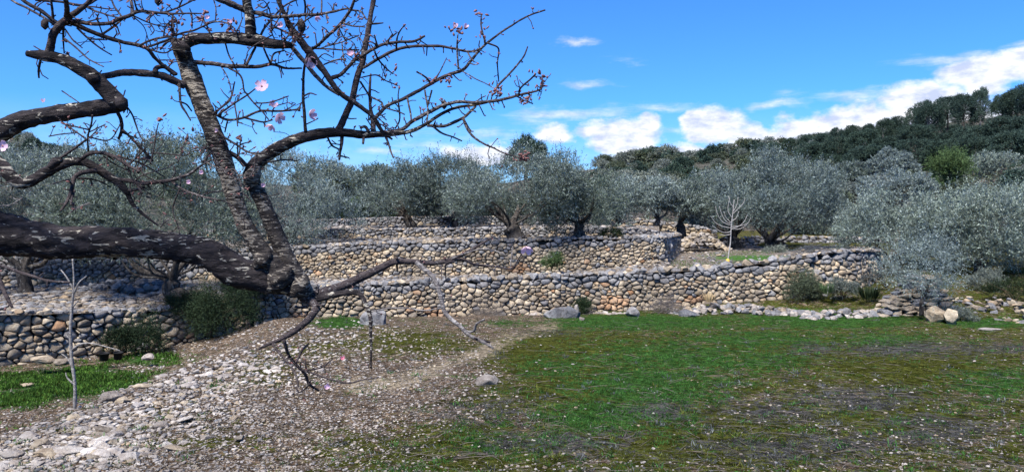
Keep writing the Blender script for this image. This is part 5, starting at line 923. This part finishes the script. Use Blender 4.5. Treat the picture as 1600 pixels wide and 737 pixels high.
chain([(590, 74, 3), (587, 64, 2.6), (585, 56, 2)], 3.0); chain([(488, 76, 2.4), (533, 78, 2.4), (561, 78, 2)], 2.96); chain([(500, 76, 2), (533, 66, 2.2), (561, 56, 2)], 2.96, buds=.7, auto=2); chain([(506, 101, 2.6), (523, 95, 2.6), (540, 92, 2.2)], 2.98, auto=1); chain([(535, 66, 2), (536, 90, 2), (540, 104, 2)], 3.0)
chain([(516, 122, 7), (533, 116, 6), (546, 103, 6), (554, 92, 6)], 3.0, 3.02, 'branch', 20, auto=2); chain([(533, 36, 3), (548, 41, 2.6), (570, 44, 2.2)], 2.9); chain([(548, 16, 3), (565, 19, 2.6), (573, 31, 2.2)], 2.88, buds=.9); chain([(577, 38, 3.4), (588, 37, 3), (598, 36, 2)], 3.1, dens=8)
chain([(503, 20, 3), (503, 8, 2.6), (503, -12, 2.4)], 2.9, dens=12); chain([(521, 18, 2.6), (522, 6, 2.4)], 2.9); chain([(476, 24, 3.6), (476, 8, 3.4), (472, -10, 3)], 2.9, dens=30, auto=2); chain([(563, 128, 3), (575, 147, 3), (579, 158, 2.6)], 3.06, dens=10); chain([(465, 40, 2.6), (480, 32, 2.4), (492, 24, 2)], 2.92)
chain([(428, 62, 2), (424, 48, 2), (436, 38, 2)], 2.85, auto=3); chain([(440, 66, 2.4), (454, 55, 2), (470, 62, 2)], 2.85, auto=3); chain([(462, 60, 3), (440, 48, 3), (420, 40, 2)], 2.82, auto=2); chain([(403, 8, 3), (412, 12, 2.6), (420, 4, 2)], 2.85); chain([(474, 150, 3), (484, 146, 2.6), (493, 148, 2)], 2.98, buds=.8); chain([(471, 160, 2.4), (466, 174, 2.2)], 2.98)
chain([(284, 60, 4), (262, 66, 3.4), (250, 78, 2.6)], 2.86, dens=10); chain([(330, 55, 2.4), (322, 40, 2.4), (316, 25, 2)], 2.86, buds=1, dens=50); chain([(367, 52, 2.4), (374, 40, 2), (379, 28, 1.8)], 2.86, dens=20)
# lower right branches
chain([(470, 455, 22), (482, 464, 22), (498, 460, 18), (520, 452, 15), (542, 444, 14), (571, 430, 13), (592, 420, 12), (609, 412, 11), (624, 408, 9.5), (647, 409, 8.5), (670, 411, 8), (691, 409, 7.5), (714, 402, 6), (733, 392, 5), (752, 381, 4), (773, 368, 3)], 2.99, 3.25, 'limb', 5, TWIG)
chain([(695, 411, 4.5), (722, 406, 4.5), (742, 413, 4), (771, 416, 3.4), (798, 420, 2.8), (809, 407, 2.2), (816, 395, 1.8), (822, 386, 1.5)], 3.18, 3.2, dens=6); chain([(706, 405, 3.4), (722, 398, 3), (748, 390, 2.4), (771, 391, 2), (790, 400, 1.6)], 3.18, dens=5, mat=TWIGPALE); chain([(801, 384, 2), (813, 373, 1.8), (832, 362, 1.4)], 3.2, dens=10, mat=TWIGPALE); chain([(797, 420, 2), (800, 400, 1.8), (801, 384, 1.8)], 3.2, dens=4, mat=TWIGPALE)
chain([(650, 410, 8), (662, 420, 7.5), (676, 432, 7.5), (685, 450, 7.5), (690, 472, 7), (695, 487, 7), (706, 499, 6.5), (720, 511, 6.5), (737, 525, 6), (756, 534, 5), (771, 543, 3)], 3.12, 2.95, 'branch', 4, TWIGPALE)
chain([(723, 516, 4), (739, 516, 4), (744, 506, 4), (757, 499, 3)], 3.0, 2.95, dens=8, mat=TWIGPALE); chain([(742, 528, 4), (752, 531, 4), (766, 534, 3)], 2.96, dens=20)
chain([(486, 466, 14), (502, 465, 12), (523, 460, 10), (545, 456, 9), (560, 458, 8.5), (570, 472, 7.5), (578, 492, 7), (580, 517, 5.5), (580, 546, 4), (580, 577, 2)], 3.0, 2.9, 'branch', 4, BARK)
chain([(486, 470, 14), (494, 481, 13), (483, 498, 11), (462, 516, 9.5), (441, 529, 8), (420, 537, 5), (405, 544, 3)], 2.98, 2.8, 'branch', 4, TWIG)
chain([(443, 532, 6), (450, 552, 5.5), (460, 566, 5), (475, 584, 5), (484, 600, 4.5), (498, 610, 4)], 2.84, dens=12, auto=2); chain([(426, 538, 4), (437, 552, 4), (452, 569, 3.6), (462, 586, 3.6), (467, 605, 3)], 2.82, dens=10); chain([(471, 577, 3.4), (498, 586, 3.2), (517, 592, 2.8), (543, 598, 2.6), (570, 593, 2.2), (592, 588, 1.8)], 2.84, dens=12)
chain([(462, 565, 4), (471, 548, 3.6), (482, 536, 2.6)], 2.84, dens=12); chain([(473, 579, 3), (502, 574, 2.6), (521, 561, 2)], 2.84, dens=12); chain([(484, 600, 2.6), (470, 612, 2.4), (462, 604, 2)], 2.82, dens=14); chain([(490, 468, 5), (478, 479, 5), (462, 478, 3.6)], 2.98, dens=6, mat=TWIG); chain([(488, 476, 4), (503, 477, 3)], 2.98, dens=6)
chain([(580, 487, 2.6), (619, 480, 2.6), (657, 484, 2.4), (690, 481, 2)], 2.96, dens=6, mat=TWIGPALE); chain([(690, 414, 2.4), (690, 426, 2.2), (690, 437, 1.6)], 3.15, dens=0); chain([(696, 412, 2.2), (697, 440, 1.8)], 3.15, dens=0); chain([(774, 417, 2), (774, 431, 1.4)], 3.18, dens=0); chain([(620, 402, 4), (620, 410, 5), (621, 424, 2.4)], 3.1, dens=0)
# knobs, gall and old fruit
for (x, y, w_, D) in [(471, 40, 15, 2.9), (52 * 1.35, 37, 12, 2.62), (529, 53, 6, 2.94), (247, 0, 12, 2.64), (694, 163, 10, 3.08)]:
    p = P(x, y, D) - AB; C = np.array([[*(p - [0, 0, w_ * D / F * .8]), .002], [*(p - [0, 0, w_ * D / F * .4]), w_ * D / F * .42], [*(p + [0, 0, w_ * D / F * .2]), w_ * D / F * .45], [*(p + [0, 0, w_ * D / F * .7]), .003]]); V, Fc = tube(C, 9, .1, 120, 2, ref=(1, 0, 0)); link('dried_almond', fast_mesh('dried_almond', V, Fc, [TWIG], smooth=True), almond)
# bud clusters at the spots where they crowd
for (x, y, n, D) in [(775, 143, 26, 3.07), (715, 48, 10, 3.1), (755, 50, 9, 3.12), (752, 22, 5, 3.12), (838, 118, 10, 3.05), (850, 130, 8, 3.05), (822, 160, 8, 3.05), (704, 42, 5, 3.1), (722, 47, 5, 3.1), (247, 192, 4, 2.7), (294, 208, 3, 2.74), (820, 246, 26, 3.1), (555, 88, 12, 3.0), (320, 28, 12, 2.7), (362, 40, 14, 2.7), (276, 35, 10, 2.68), (614, 116, 4, 3.0), (622, 134, 3, 3.0), (700, 128, 12, 3.08), (675, 128, 10, 3.06), (470, 58, 14, 2.88), (375, 217, 7, 2.9)]:
    for _ in range(n): p = P(x + tr.gauss(0, 6), y + tr.gauss(0, 5), D) - AB + tg.normal(size=3) * [0, .01, 0]; bud(p, tg.normal(size=3) + [0, 0, .6], tr.uniform(.012, .024), tr.uniform(.0032, .0058), BUDS)
tag(link('buds', BUDS.mesh('buds', [BUD], True), almond), kind='stuff')
def blossom(x, y, D, wpx, face, mat=PETAL, cup=.25, n=5, label=None):
    p = P(x, y, D) - AB; R_ = wpx * D / F / 2 * .8; V, Fs, M = [], [], []
    rows = [(0, .05), (.3, .26), (.65, .42), (.9, .36), (1.0, .12)]
    for k in range(n):
        a = k * 2 * math.pi / n + tr.uniform(-.15, .15); o = len(V)
        for (t, hw) in rows:
            for s_ in (-1, 0, 1): rad = R_ * t * (1 if s_ else (1.0 if t < 1 else .9)); tt = hw * R_ * s_; z = cup * R_ * t * t + (abs(s_) * .06 - .02 * (k % 2)) * R_ * 2 * t; V.append((math.cos(a) * rad - math.sin(a) * tt, math.sin(a) * rad + math.cos(a) * tt, z))
        for i in range(4):
            for j in range(2): Fs.append([o + i * 3 + j, o + i * 3 + j + 1, o + i * 3 + 3 + j + 1, o + i * 3 + 3 + j])
    M = [0] * len(Fs); Vh, Fh = tube(np.array([[0, 0, -.06 * R_, .06 * R_], [0, 0, .02 * R_, .13 * R_], [0, 0, .12 * R_, .12 * R_], [0, 0, .2 * R_, .04 * R_]]), 6, ref=(1, 0, 0)); o = len(V); V = np.vstack([np.array(V), Vh])
    me = fast_mesh('blossom', V, [np.vstack([np.array(Fs), Fh[0] + o]), Fh[1] + o], [mat, HEART], fmat=M + [1] * len(Fh[0]) + [1] * len(Fh[1]), smooth=True)
    o = link('blossom', me, almond, tuple(p), Vector(face).to_track_quat('Z', 'Y').to_euler())
    if label: o['label'] = label
    return o
blossom(409, 135, 2.84, 27, (.1, -1, .35)); blossom(425, 166, 2.86, 17, (.6, -.5, .5), PETAL, 1.1); blossom(436, 184, 2.84, 24, (.7, -.5, -.3)); blossom(425, 196, 2.83, 20, (-.3, -.5, -.8), PETAL, .7); blossom(484, 179, 2.92, 22, (.9, -.4, .0), PETAL, .8)
blossom(486, 96, 2.9, 24, (.2, -.8, -.4), PETAL, .6); blossom(439, 41, 2.84, 13, (0, -.8, .2), PETAL, 1.0); blossom(494, 28, 2.86, 12, (.6, -.6, -.4), PETAL, 1.2); blossom(823, 386, 3.18, 25, (.0, -.55, -.8), PETAL, .75, label='pale blossom hanging at the tip of the thin lower branch')
blossom(549, 86, 2.98, 16, (0, -.8, .5), PETAL, 1.0); blossom(536, 561, 2.83, 9, (0, -.6, .6), PETAL_PINK, 1.6, label='deep pink half open blossom low over the gravel'); blossom(511, 606, 2.82, 12, (.2, -.6, .6), PETAL, 1.2); blossom(366, 163, 2.86, 9, (-.5, -.7, .2), PETAL, 1.3); blossom(341, 204, 2.88, 9, (-.8, -.5, 0), PETAL, 1.3)
blossom(296, 285, 2.74, 9, (0, -.8, .2), PETAL, 1.1); blossom(411, 290, 2.96, 9, (.3, -.8, .2), PETAL, 1.1); blossom(316, 270, 2.78, 9, (0, -.8, .2), PETAL, 1.2); blossom(712, 44, 3.1, 11, (0, -.5, .8), PETAL, 1.4); blossom(726, 44, 3.1, 11, (.5, -.5, .6), PETAL, 1.4); blossom(68, 160, 2.6, 9, (0, -.5, 1), PETAL, 1.4); blossom(248, 190, 2.7, 8, (0, -.5, .8), PETAL, 1.3); blossom(4, 228, 2.3, 22, (.3, -1, 0), PETAL, .4); blossom(322, 30, 2.68, 9, (.5, -.5, .6), PETAL, 1.4); blossom(362, 36, 2.68, 9, (-.3, -.6, .6), PETAL, 1.4)
